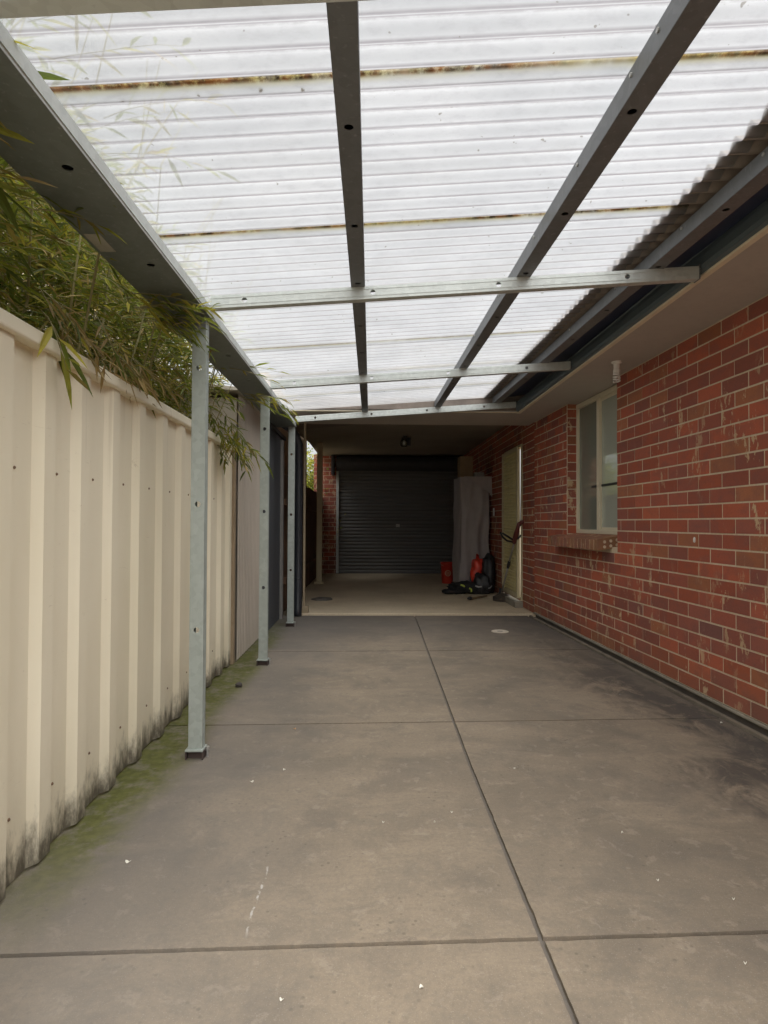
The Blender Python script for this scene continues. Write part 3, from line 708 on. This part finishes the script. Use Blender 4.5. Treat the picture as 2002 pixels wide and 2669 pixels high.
def ribbed(y0,y1,x,z0,z1,pitch,dep):
    m=MB(); y=y0; pr=[]
    while y<y1: pr+=[(y,0),(min(y+pitch*.45,y1),0),(min(y+pitch*.55,y1),-dep),(min(y+pitch*.9,y1),-dep)]; y+=pitch
    pr.append((y1,0))
    for a,bq in zip(pr,pr[1:]):
        if bq[0]-a[0]>1e-6: m.face([(x+a[1],a[0],z0),(x+bq[1],bq[0],z0),(x+bq[1],bq[0],z1),(x+a[1],a[0],z1)])
    return m
ribbed(4.50,5.42,-1.0,.01,2.02,.058,.006).build('wall_sheet',SHEDM,sh,solid=.0012)
m=MB(); m.box(-2.4,-1.015,4.50,5.42,.0,1.99); m.build('shed_body',SHEDM,sh)
m=MB(); m.hexa([(-2.5,4.42,2.03),(-.97,4.42,2.03),(-.97,5.42,2.03),(-2.5,5.42,2.03)],[(-2.5,4.42,2.20),(-.97,4.42,2.055),(-.97,5.42,2.055),(-2.5,5.42,2.20)]); m.build('shed_roof',SHEDM,sh,bevel=.004)
m=MB(); m.tube([(-.965,4.66,2.02),(-.965,4.66,.03)],.022,10); m.build('shed_downpipe',CREAM,sh,smooth=True) if False else None
df=thing('dark_fence','dark navy ribbed steel fence between the taupe shed and the downpipe','fence',(-.98,6.0,0))
ribbed(5.44,6.79,-.985,.0,1.98,.070,.010).build('panel_sheet',NAVY,df,solid=.0012)
m=MB(); m.box(-1.02,-.965,5.43,6.79,1.98,2.02); m.build('cap_rail',NAVY,df,bevel=.004)
m=MB(); m.box(-1.0,-.955,6.50,6.56,0,1.95); m.build('fence_post',plain('grey_post',(.26,.255,.24),.6),df,bevel=.003)
tf=thing('paling_fence','dark brown timber paling fence along the open left side of the garage','fence',(-1.0,9.2,0))
m=MB(); y=6.78
while y<12.3:
    h=1.62+random.uniform(-.012,.012); xo=random.uniform(-.004,.004); m.box(-1.03+xo,-1.012+xo,y,y+.096,.0,h); y+=.1
m.build('palings',TIMBER,tf,bevel=.001)
m=MB(); m.box(-1.012+.006,-.96,6.8,12.3,.35,.42); m.box(-1.012+.006,-.96,6.8,12.3,1.25,1.32); m.build('horizontal_bar',TIMBER,tf)
nb=thing('neighbour_wall','tan rendered neighbouring wall showing above the paling fence','wall',(-1.3,8.5,0))
m=MB(); m.box(-1.5,-1.16,6.72,10.8,0,2.75); m.build('wall',plain('tan_render',(.46,.34,.22),.85),nb)
nh=thing('neighbour_house','beige neighbouring house with pale gutter showing behind the bamboo','house',(-2.6,2.5,0))
m=MB(); m.box(-6,-2.55,-4,7.5,0,3.45); m.build('wall',NEIGH,nh)
m=MB(); m.box(-2.60,-2.30,-4,7.5,3.46,3.49); m.build('soffit',SOFFIT,nh)
m=MB(); m.box(-2.30,-2.20,-4,7.5,3.42,3.54); m.build('gutter',plain('pale_gutter',(.72,.68,.58),.5),nh,bevel=.01)
m=MB(); m.hexa([(-6,-4.1,4.9),(-2.22,-4.1,3.54),(-2.22,7.6,3.54),(-6,7.6,4.9)],[(-6,-4.1,4.96),(-2.22,-4.1,3.60),(-2.22,7.6,3.60),(-6,7.6,4.96)]); m.build('roof',ROOFU,nh)

# ------------------------------------------------------------------ bamboo
rnd=random.Random(21)
def leaf(mb,p,d,L,wd,col,roll):
    d=d.normalized(); side=d.cross(Vector((0,0,1)))
    if side.length<.05: side=Vector((1,0,0))
    side.normalize(); up=side.cross(d)
    s=side*math.cos(roll)+up*math.sin(roll); n=s.cross(d)
    droop=-.10*L
    a=p; b=p+d*L*.33; c=p+d*L*.68+Vector((0,0,droop*.4)); e=p+d*L+Vector((0,0,droop))
    f=n*wd*.28
    vs=[a, b+s*wd*.5+f, b, b-s*wd*.5+f, c+s*wd*.36+f*.7, c, c-s*wd*.36+f*.7, e]
    mb.mesh(vs,[(0,2,1),(0,3,2),(1,2,5,4),(2,3,6,5),(4,5,7),(5,6,7)],0,col)
GREENS=[tuple(v*k for v,k in zip(c,(1.85,1.62,1.3))) for c in [(.045,.072,.014),(.070,.100,.018),(.095,.125,.020),(.036,.058,.015),(.13,.150,.026),(.19,.19,.035),(.055,.080,.032),(.11,.10,.03)]]
TANS=[(.36,.25,.11),(.42,.31,.16),(.30,.20,.09)]
def spray(fol,stem,p,d,L,nl,size=1.0,dry=.06,lite=0):
    """a twig with leaves at alternate sides, drooping at the tip"""
    d=d.normalized(); pts=[Vector(p)]; q=Vector(p); dd=d.copy(); n=5
    for i in range(n):
        dd=(dd+Vector((rnd.uniform(-.12,.12),rnd.uniform(-.12,.12),-.09))).normalized(); q=q+dd*(L/n); pts.append(q.copy())
    stem.tube(pts,[.0022,.002,.0018,.0014,.001,.0007],4,0,(1,1,1),False)
    for k in range(nl):
        t=(k+1)/nl*n*.98; i=min(int(t),n-1); p0=pts[i].lerp(pts[i+1],t-i); ax=(pts[i+1]-pts[i]).normalized()
        sd=ax.cross(Vector((rnd.uniform(-.3,.3),rnd.uniform(-.3,.3),1))).normalized()*(1 if k%2 else -1)
        ld=(ax*rnd.uniform(.4,1.0)+sd*rnd.uniform(.3,1.0)+Vector((rnd.uniform(-.25,.25),rnd.uniform(-.25,.25),rnd.uniform(-.6,.35))))
        isdry=rnd.random()<dry
        col=rnd.choice(TANS) if isdry else rnd.choice(GREENS)
        kk=rnd.uniform(.8,1.25)*(1+lite*rnd.random())
        leaf(fol,p0,ld,rnd.uniform(.065,.135)*size,rnd.uniform(.010,.019)*size*(.7 if isdry else 1),tuple(c*kk for c in col),rnd.uniform(-.9,.9))
def clump(label,y0,y1,nsp,dryspot=None,extra=None,tall=3.0):
    cy=(y0+y1)/2
    root=thing('bamboo',label,'bamboo',(-1.5,cy,0),'bamboo clumps behind the cream fence')
    fol=MB(); st=MB(); culms=[]
    for k in range(9):
        x=rnd.uniform(-1.85,-1.25); y=rnd.uniform(y0,y1); H=rnd.uniform(tall-.5,tall+.4); lean=rnd.uniform(.15,.75)
        pts=[]
        for i in range(9):
            t=i/8; pts.append(Vector((x+lean*t*t*.9+rnd.uniform(-.015,.015),y+rnd.uniform(-.02,.02)+.15*t*rnd.uniform(-1,1),H*(t-.12*t*t*lean))))
        st.tube(pts,[.010-.0085*i/8 for i in range(9)],6); culms.append(pts)
    for k in range(int(nsp*3.9)):
        # fill the band between the fence cap and the beam, thinning upward
        x=rnd.uniform(-1.9,-1.02); y=rnd.uniform(y0-.1,y1+.1); z=1.42+1.10*rnd.random()
        if z<1.92: x=min(x,-1.22-.25*rnd.random()) if z<1.74 else min(x,-1.10-.2*rnd.random())
        if z>1.90 and x>-1.06: x-=.12
        ang=rnd.uniform(-math.pi,math.pi); d=Vector((math.cos(ang)*.9,math.sin(ang),rnd.uniform(-.25,.75)))
        if z<1.80 and d.x>0: d.x*=.3
        spray(fol,st,(x,y,z),d,rnd.uniform(.14,.30),rnd.randint(7,12),rnd.uniform(.65,1.0),.10,.7)
    if dryspot:
        for (x,y,z,n) in dryspot:
            for k in range(n):
                spray(fol,st,(x+rnd.uniform(-.1,.02),y+rnd.uniform(-.12,.12),z+rnd.uniform(0,.10)),Vector((rnd.uniform(.3,1),rnd.uniform(-.2,.6),rnd.uniform(-1.1,-.35))),rnd.uniform(.12,.22),rnd.randint(5,8),1.0,.85)
    if extra:
        for (x,y,z,dx,dy,dz,L,n,cnt,jit,size) in extra:
            for k in range(cnt):
                spray(fol,st,(x+rnd.uniform(-jit,jit),y+rnd.uniform(-jit,jit),z+rnd.uniform(-jit,jit)*.6),Vector((dx+rnd.uniform(-.25,.25),dy+rnd.uniform(-.25,.25),dz+rnd.uniform(-.2,.2))),L*rnd.uniform(.8,1.15),n,size,.04,.6)
    st.build('stems',CULM,root); fol.build('foliage',LEAF,root)
clump('bamboo nearest the camera with big dark leaves and sprays resting on the clear roof',.95,1.75,210,None,
      [(-1.06,1.20,1.93,.35,.2,.25,.24,10,16,.13,1.0),(-1.05,1.55,1.93,.35,.2,.2,.22,10,12,.13,1.0),(-1.22,1.30,1.98,.5,.3,-.1,.28,9,7,.10,1.35),(-1.05,1.22,2.42,.75,.2,.55,.42,11,6,.12,1.0),(-1.0,1.70,2.45,.8,.05,.5,.40,10,4,.12,1.0)],3.2)
clump('bamboo with dry tan leaf tufts hanging over the fence cap',1.8,2.45,190,[(-1.0,2.02,1.70,9),(-1.0,2.45,1.70,10)],
      [(-1.02,1.86,1.70,.6,.25,-.75,.16,5,2,.02,1.35),(-1.0,2.1,2.42,.7,.1,.4,.4,9,3,.1,1.0)])
clump('bamboo pushing bright leaf tips past the nearest carport post',2.5,3.1,180,[(-1.03,2.75,1.70,2)],
      [(-.93,2.40,1.90,.88,.12,.22,.30,8,4,.03,.95),(-.92,2.50,1.91,.85,.05,.05,.24,8,4,.03,.9),(-.95,2.30,1.93,.9,.2,.30,.30,7,2,.03,.85),(-.98,2.58,1.92,.6,.1,.1,.22,9,3,.05,.9)])
clump('bamboo thick and shaded right behind the nearest carport post',3.15,3.75,170,None,[(-.95,3.45,1.80,.5,.3,.0,.2,7,3,.08,1.0)])
clump('bamboo drooping feathery sprays in front of the taupe shed',3.8,4.35,120,None,
      [(-1.0,3.75,1.72,.55,.45,-.45,.30,10,8,.10,.9),(-.98,4.0,1.68,.45,.35,-.65,.30,11,9,.09,.9),(-.90,4.15,1.92,.7,.2,.10,.34,9,5,.05,.95),(-.85,3.55,1.97,.8,.05,.12,.30,4,2,.02,.9)])
sb=thing('shrub','sunlit yellow green shrub in the gap above the paling fence','shrub',(-1.55,12.9,0))
fol=MB(); st=MB()
for k in range(10): st.tube([(-1.45+rnd.uniform(-.2,.2),12.9+rnd.uniform(-.2,.2),0),(-1.40+rnd.uniform(-.3,.3),12.9+rnd.uniform(-.3,.3),1.3),(-1.35+rnd.uniform(-.5,.5),12.9+rnd.uniform(-.5,.5),2.5)],[.02,.012,.004],6)
for k in range(900):
    p=Vector((-1.40+rnd.gauss(0,.35),12.9+rnd.gauss(0,.4),1.75+rnd.gauss(0,.38)))
    for q in range(6):
        kk=rnd.uniform(1.2,2.4); c=rnd.choice(GREENS[1:6]); leaf(fol,p+Vector((rnd.uniform(-.08,.08),rnd.uniform(-.08,.08),rnd.uniform(-.08,.08))),Vector((rnd.uniform(-1,1),rnd.uniform(-1,1),rnd.uniform(-.6,.6))),rnd.uniform(.05,.09),rnd.uniform(.03,.045),tuple(x*kk for x in c),rnd.uniform(-1,1))
st.build('stems',BARK,sb); fol.build('foliage',LEAF,sb)

# ------------------------------------------------------------------ small things
FZ=.024
# lamp under the eave
lp=thing('soffit_lamp','white spiral bulb hanging from the house soffit above the window corner','lamp',(1.745,4.17,2.203))
q=MB(); q.lathe([(.0,2.203),(.036,2.203),(.036,2.193),(.022,2.188),(.020,2.150),(.024,2.146),(.024,2.125),(.0,2.125)][::-1],(1.745,4.17,0),20); q.build('lamp_holder',WHITE,lp,smooth=False,bevel=.001)
q=MB(); pts=[]
for k in range(64):
    a=k/63*2*math.pi*3.5; pts.append((1.745+.021*math.cos(a),4.17+.021*math.sin(a),2.120-.062*k/63))
q.tube(pts,.0062,8); q.lathe([(.0,2.108),(.023,2.108),(.024,2.126),(0,2.126)],(1.745,4.17,0),16); q.build('bulb',WHITE,lp,smooth=True)
# garage lamp
gl=thing('garage_lamp','clear glass jar lamp on a black bracket under the dark garage ceiling','lamp',(.53,9.2,2.40))
q=MB(); q.box(.50,.56,9.15,9.25,2.375,2.399); q.box(.565,.62,9.17,9.23,2.25,2.375); q.lathe([(0,.0),(.045,0),(.045,.03),(0,.03)],(.52,9.2,2.345),16); q.build('bracket',BLACKP,gl,bevel=.004)
q=MB(); q.lathe([(.0,2.235),(.045,2.237),(.062,2.26),(.060,2.31),(.045,2.344),(0,2.344)],(.515,9.2,0),18); q.build('glass_jar',LAMPGL,gl,smooth=True)
q=MB(); q.lathe([(0,2.26),(.018,2.27),(.022,2.29),(.012,2.33),(0,2.33)],(.515,9.2,0),12); q.build('bulb',WHITE,gl,smooth=True)
# drain cover
dc=thing('drain_cover','round pale drain cover set in the driveway near the garage','drain cover',(1.26,5.755,0))
q=MB(); q.lathe([(.0,.001),(.082,.001),(.082,.006),(.076,.008),(.070,.005),(.0,.005)],(1.26,5.755,0),32); q.build('lid',plain('pale_pvc',(.66,.60,.50),.5),dc)
q=MB(); q.box(1.235,1.285,5.745,5.765,.0055,.0072); q.build('grip_slot',JOINT,dc)
# fridge under a dust sheet
fr=thing('fridge','tall fridge draped in a grey dust sheet against the garage wall','fridge',(1.55,9.4,FZ))
q=MB(); q.box(1.40,1.80,9.12,9.70,FZ,1.70); q.build('cabinet',plain('fridge_enamel',(.55,.55,.54),.35),fr,bevel=.015)
q=MB(); nx,nz=26,44
def cov(u,v):
    # u runs left side -> front -> right side, v up
    z=.10+v*1.66
    per=[(1.37,9.70),(1.37,9.075),(1.825,9.075),(1.825,9.70)]
    L=[.625,.455,.625]; s=u*1.705
    if s<L[0]: t=s/L[0]; p=(1.37,9.70+(9.075-9.70)*t); n=(-1,0)
    elif s<L[0]+L[1]: t=(s-L[0])/L[1]; p=(1.37+.455*t,9.075); n=(0,-1)
    else: t=min(1,(s-L[0]-L[1])/L[2]); p=(1.825,9.075+.625*t); n=(1,0)
    w=.038*mnoise.noise(Vector((u*9,v*2.2,3)))+.014*mnoise.noise(Vector((u*24,v*6,8)))+.02*(1-v)*math.sin(u*60+2*math.sin(v*4))
    pinch=-.03*math.exp(-((v-.42)/.12)**2)*(1 if n[0]>0 else 0)
    return (p[0]+n[0]*(w+pinch),p[1]+n[1]*w,z+.012*mnoise.noise(Vector((u*14,0,5)))*(1 if v==0 else 0))
nu,nv=72,40
vs=[cov(i/nu,j/nv) for j in range(nv+1) for i in range(nu+1)]
q.mesh(vs,[(j*(nu+1)+i,j*(nu+1)+i+1,(j+1)*(nu+1)+i+1,(j+1)*(nu+1)+i) for j in range(nv) for i in range(nu)])
tp=[cov(i/nu,1) for i in range(nu+1)]; n0=len(q.v); q.v.extend(tp); q.f.append(tuple(range(n0,n0+nu+1))); q.m.append(0); q.t.append((1,1,1))
# folded flap at the top right
q.mesh([(1.42,9.045,1.765),(1.85,9.04,1.77),(1.86,9.035,1.44),(1.80,9.03,1.53)],[(0,3,2,1)])
q.build('dust_sheet',GREYFILM,fr,smooth=True)
bx=MB(); bx.box(1.40,1.60,9.25,9.55,1.775,2.10)
o=bx.build('cardboard_box',CARD,bevel=.006); tag(o,'brown cardboard box standing on top of the sheet covered fridge','box')
bx=MB(); bx.box(1.60,1.75,9.12,9.22,1.775,1.835); bx.box(1.615,1.64,9.115,9.12,1.785,1.825); bx.box(1.69,1.73,9.115,9.12,1.785,1.825)
o=bx.build('small_case',plain('grey_case',(.33,.32,.30),.5),bevel=.006); tag(o,'small grey case lying on the fridge beside the cardboard box','case')
# red bucket with a pale round emblem
bk=thing('bucket','red plastic bucket with pale round emblem left of the fridge','bucket',(1.315,10.15,FZ))
q=MB(); q.lathe([(.0,FZ),(.088,FZ),(.092,FZ+.01),(.112,FZ+.33),(.119,FZ+.335),(.119,FZ+.36),(.108,FZ+.36),(.104,FZ+.30),(0,FZ+.30)],(1.315,10.15,0),32); q.build('body',RED,bk,smooth=True)
q=MB(); 
for k in range(24):
    a0,a1=2*math.pi*k/24,2*math.pi*(k+1)/24
    def E(r,a): 
        zz=FZ+.18+r*math.sin(a); xx=r*math.cos(a); rr=.092+.020*(zz-FZ)/.33+.0075
        return (1.315+xx,10.15-math.sqrt(rr*rr-xx*xx),zz)
    q.face([E(.052,a0),E(.052,a1),E(.040,a1),E(.040,a0)])
for zz in (-.018,.0,.018):
    q.face([E2 for E2 in [(1.315-.03,10.15-.1065,FZ+.18+zz-.004),(1.315+.03,10.15-.1065,FZ+.18+zz-.004),(1.315+.03,10.15-.1075,FZ+.18+zz+.004),(1.315-.03,10.15-.1075,FZ+.18+zz+.004)]])
q.build('emblem',plain('pale_print',(.72,.45,.30),.5),bk)
q=MB(); q.tube([(1.315+.12*math.cos(a),10.15-.02,FZ+.33+.0*a-.09*math.sin(a)) if 0 else (1.315+.12*math.cos(a),10.15-.10*math.sin(a),FZ+.34-.05*math.sin(a)) for a in [math.pi*i/14 for i in range(15)]],.003,6); q.build('handle',STEELB,bk)
# red shopping bag
bg=thing('shopping_bag','crumpled red plastic shopping bag with white print before the fridge','shopping bag',(1.62,8.85,FZ))
q=MB(); q.blob((1.62,8.86,.30),(.115,.085,.20),3,.30,20,32,None,0,(1,1,1),1.8,.12); 
q.mesh([(1.56,8.84,.46),(1.60,8.82,.47),(1.64,8.86,.47),(1.60,8.90,.46),(1.585,8.85,.60),(1.62,8.86,.585)],[(0,1,5,4),(1,2,5),(2,3,4,5),(3,0,4)])
q.build('bag',REDBAG,bg,smooth=True)
q=MB(); q.blob((1.715,8.80,.38),(.035,.03,.10),5,.3,12,16,None,0,(1,1,1),2,.1); q.build('print',WHITE,bg,smooth=True)
# black bags
b1=thing('duffel_bag','black duffel bag with lime straps lying on the garage floor','bag',(1.38,8.66,FZ))
q=MB(); q.blob((1.38,8.68,.11),(.22,.14,.085),1,.30,20,34,FZ,0,(1,1,1),2.0,.10); q.blob((1.17,8.62,.06),(.12,.10,.035),9,.25,14,22,FZ,0,(1,1,1),2.0,.1); q.blob((1.60,8.66,.08),(.14,.11,.065),4,.3,14,22,FZ,0,(1,1,1),2.0,.1)
q.build('body',BLACK,b1,smooth=True)
q=MB(); q.tube([(1.30,8.535,.165),(1.335,8.525,.155),(1.355,8.53,.14)],.013,6); q.build('strap',LIME,b1); q=MB(); q.tube([(1.42,8.515,.12),(1.45,8.51,.105),(1.452,8.515,.07)],.012,6); q.build('strap',LIME,b1)
q=MB(); q.tube([(1.51,8.53,.15),(1.555,8.525,.135),(1.60,8.54,.14)],.012,6); q.build('label_patch',plain('grey_reflective',(.5,.5,.48),.4),b1)
b2=thing('rubbish_bag','tall full black rubbish bag leaning beside the sheeted fridge','bag',(1.73,8.72,FZ))
q=MB(); q.blob((1.745,8.78,.30),(.095,.10,.29),6,.22,22,30,FZ,0,(1,1,1),1.8,.14); q.blob((1.63,8.66,.15),(.11,.11,.16),8,.3,16,24,FZ,0,(1,1,1),1.8,.12); q.build('body',BLACKP,b2,smooth=True)
q=MB(); q.tube([(1.70,8.535,.115),(1.73,8.54,.125),(1.755,8.56,.15)],.008,6); q.build('tie',plain('grey_tie',(.45,.45,.45),.5),b2)
# string trimmer leaning at the door jamb
tr=thing('string_trimmer','black string trimmer leaning on the cream screen door frame','trimmer',(1.74,7.75,FZ))
top=Vector((1.80,7.20,1.02)); bot=Vector((1.735,7.85,.12)); ax=(top-bot)
P=lambda t:bot+ax*t
q=MB(); q.tube([P(.0),P(.42)],.012,10); q.tube([P(.48),P(.80)],.0125,10); q.build('shaft',plain('grey_tube',(.40,.38,.35),.4,.5),tr,smooth=True)
q=MB(); q.tube([P(.40),P(.42),P(.49),P(.50)],[.014,.020,.020,.014],10); q.build('clamp',BLACKP,tr,smooth=True)
q=MB(); q.tube([P(.76),P(.79),P(.88),P(.96),P(1.04)],[.020,.030,.034,.026,.020],12); q.tube([P(1.0),P(1.04)+Vector((.03,0,.01)),P(1.05)+Vector((.05,-.02,.01))],[.02,.026,.02],10); q.build('grip',plain('dark_red_plastic',(.13,.03,.025),.45),tr,smooth=True)
h=P(.80); q=MB(); q.tube([h+Vector((-.01,0,0)),h+Vector((-.07,-.02,.035)),h+Vector((-.15,-.02,.085)),h+Vector((-.175,0,.095)),h+Vector((-.15,.02,.045)),h+Vector((-.09,.02,-.005)),h+Vector((-.02,.01,-.02))],.013,8)
q.tube([h,h+Vector((.035,-.05,.03)),h+Vector((.06,-.09,.07))],.012,8); q.build('handle',BLACKP,tr,smooth=True)
q=MB(); q.lathe([(0,FZ),(.055,FZ),(.062,FZ+.02),(.050,FZ+.06),(.030,FZ+.10),(.026,FZ+.17),(0,FZ+.17)],(1.735,7.86,0),18); q.build('head',BLACKP,tr,smooth=True)
q=MB()
for k in range(14):
    a0=math.pi*1.02+math.pi*.95*k/14; a1=math.pi*1.02+math.pi*.95*(k+1)/14; c=(1.76,7.86)
    r=.135
    q.face([(c[0]+.03*math.cos(a0),c[1]+.03*math.sin(a0),.13),(c[0]+r*math.cos(a0),c[1]+r*math.sin(a0),.085),(c[0]+r*math.cos(a1),c[1]+r*math.sin(a1),.085),(c[0]+.03*math.cos(a1),c[1]+.03*math.sin(a1),.13)])
    q.face([(c[0]+r*math.cos(a0),c[1]+r*math.sin(a0),.085),(c[0]+r*math.cos(a0),c[1]+r*math.sin(a0),.03),(c[0]+r*math.cos(a1),c[1]+r*math.sin(a1),.03),(c[0]+r*math.cos(a1),c[1]+r*math.sin(a1),.085)])
q.build('guard',plain('muddy_guard',(.075,.06,.045),.8,var=.4,scale=30),tr,solid=.004)
# short tool on the floor
tl=thing('hand_tool','short brown handled garden tool lying in front of the black bags','tool',(1.42,8.1,FZ))
q=MB(); q.tube([(1.345,7.93,FZ+.022),(1.45,8.05,FZ+.02),(1.62,8.25,FZ+.02)],[.020,.014,.012],10); q.build('handle',plain('worn_wood',(.20,.14,.08),.7),tl,smooth=True)
q=MB(); q.tube([(1.30,7.90,FZ+.026),(1.335,7.92,FZ+.026),(1.352,7.94,FZ+.024)],[.016,.026,.020],10); q.build('ferrule',BLACKP,tl,smooth=True)
# slate offcut on the garage floor, left
q=MB(); pts=[(-.78,7.92),(-.70,7.83),(-.56,7.84),(-.50,7.92),(-.53,8.02),(-.68,8.03)]
n0=[(x,y,FZ+.001) for x,y in pts]; n1=[(x,y,FZ+.018+.006*((i*7)%3)) for i,(x,y) in enumerate(pts)]
q.face(n0[::-1]); q.face(n1)
for i in range(6): q.face([n0[i],n0[(i+1)%6],n1[(i+1)%6],n1[i]])
tag(q.build('stone_slab',SLATE,bevel=.003),'flat grey stone offcut on the garage floor near the cream post','stone')
# pebble by the fence
q=MB(); q.blob((-.835,3.83,.014),(.022,.018,.014),2,.3,12,18,0.0005,0,(1,1,1),1.5); tag(q.build('pebble',STONE,smooth=True),'dark pebble on the mossy edge between two carport posts','pebble')
# wall plug on the brickwork
q=MB(); q.blob((HW(3.555)-.004,3.555,.955),(.006,.009,.016),2,.2,10,14); tag(q.build('wall_plug',WHITE,smooth=True),'small white plug stuck in the brick wall','plug')
# fallen petals: (pixel-measured spots turned into metres)
petals=[(-.36,2.55,.011,'white petal right of the nearest carport post, farther one of a close pair'),(-.475,2.435,.014,'white petal right of the nearest carport post, nearer one of a close pair'),(-.742,1.87,.016,'largest white petal, lying alone on the concrete near the cream fence'),
 (.12,1.36,.010,None),(-.19,1.33,.009,None),(.62,2.55,.008,None),(.30,2.17,.007,None),(.86,2.02,.007,None),(.05,2.10,.006,None),(1.86,3.12,.014,'white petal at the foot of the brick wall'),(.85,1.75,.006,None),(1.02,1.66,.006,None),(-.38,3.05,.012,'orange brown curled petal on the middle bay of concrete'),(.23,2.10,.006,None),(.9,1.42,.006,None)]
PET=plain('petal_white',(.70,.68,.60),.6,var=.05); PETO=plain('petal_brown',(.55,.33,.16),.6)
for i,(x,y,r,lab) in enumerate(petals):
    q=MB(); a=rnd.uniform(0,6.28); n=9; ring=[]; 
    for k in range(n):
        t=2*math.pi*k/n; rr=r*.52*(1+.12*math.cos(2*t)); ring.append((x+rr*math.cos(t+a),y+rr*.62*math.sin(t+a)*1.2,.0035+.003*math.cos(t*2)))
    c=(x,y,.0015)
    for k in range(n): q.face([c,ring[k],ring[(k+1)%n]])
    o=q.build('petal',PETO if (lab and 'orange' in lab) else PET,solid=.0008)
    tag(o,lab or 'tiny white petal scattered on the open concrete driveway','petal','petals fallen on the driveway')

# ------------------------------------------------------------------ light and camera
wd=bpy.data.worlds.new('World'); scene.world=wd; wd.use_nodes=True; nt=wd.node_tree; nt.nodes.clear()
sky=nt.nodes.new('ShaderNodeTexSky'); sky.sky_type='NISHITA'; sky.sun_disc=False; sky.sun_elevation=R(66); sky.sun_rotation=R(155); sky.dust_density=4.0; sky.air_density=1.0; sky.ozone_density=1.0
hs=nt.nodes.new('ShaderNodeHueSaturation'); hs.inputs['Saturation'].default_value=.12
bgn=nt.nodes.new('ShaderNodeBackground'); bgn.inputs['Strength'].default_value=.053
wo=nt.nodes.new('ShaderNodeOutputWorld')
nt.links.new(sky.outputs[0],hs.inputs['Color']); nt.links.new(hs.outputs[0],bgn.inputs['Color']); nt.links.new(bgn.outputs[0],wo.inputs['Surface'])
sun=bpy.data.lights.new('sun','SUN'); sun.energy=1.5; sun.angle=R(100); sun.color=(1,.965,.92)
so=bpy.data.objects.new('sun',sun); COL.objects.link(so)
el,az=R(66),R(155)
sd=Vector((math.sin(az)*math.cos(el),math.cos(az)*math.cos(el),math.sin(el)))
so.rotation_euler=(-sd).to_track_quat('-Z','Y').to_euler(); so.location=(0,-3,8)
cam=bpy.data.cameras.new('camera'); co=bpy.data.objects.new('camera',cam); COL.objects.link(co)
yaw,pit,rol=R(1.3),R(1.05),R(.25)
f=Vector((math.sin(yaw)*math.cos(pit),math.cos(yaw)*math.cos(pit),math.sin(pit))); r=Vector((math.cos(yaw),-math.sin(yaw),0)); u=r.cross(f)
r2=r*math.cos(rol)+u*math.sin(rol); u2=-r*math.sin(rol)+u*math.cos(rol)
mt=Matrix((r2,u2,-f)).transposed().to_4x4(); mt.translation=Vector((0,0,1.05)); co.matrix_world=mt
cam.sensor_fit='HORIZONTAL'; cam.sensor_width=36; cam.lens=36*1550/2002; cam.clip_start=.05; cam.clip_end=2000
scene.camera=co
scene.render.engine='CYCLES'
scene.cycles.use_denoising=True
try: scene.cycles.denoiser='OPENIMAGEDENOISE'
except Exception: pass
scene.cycles.max_bounces=10; scene.cycles.diffuse_bounces=6; scene.cycles.transmission_bounces=8; scene.cycles.transparent_max_bounces=16
scene.view_settings.view_transform='Standard'; scene.view_settings.look='None'; scene.view_settings.exposure=2.08; scene.view_settings.gamma=1
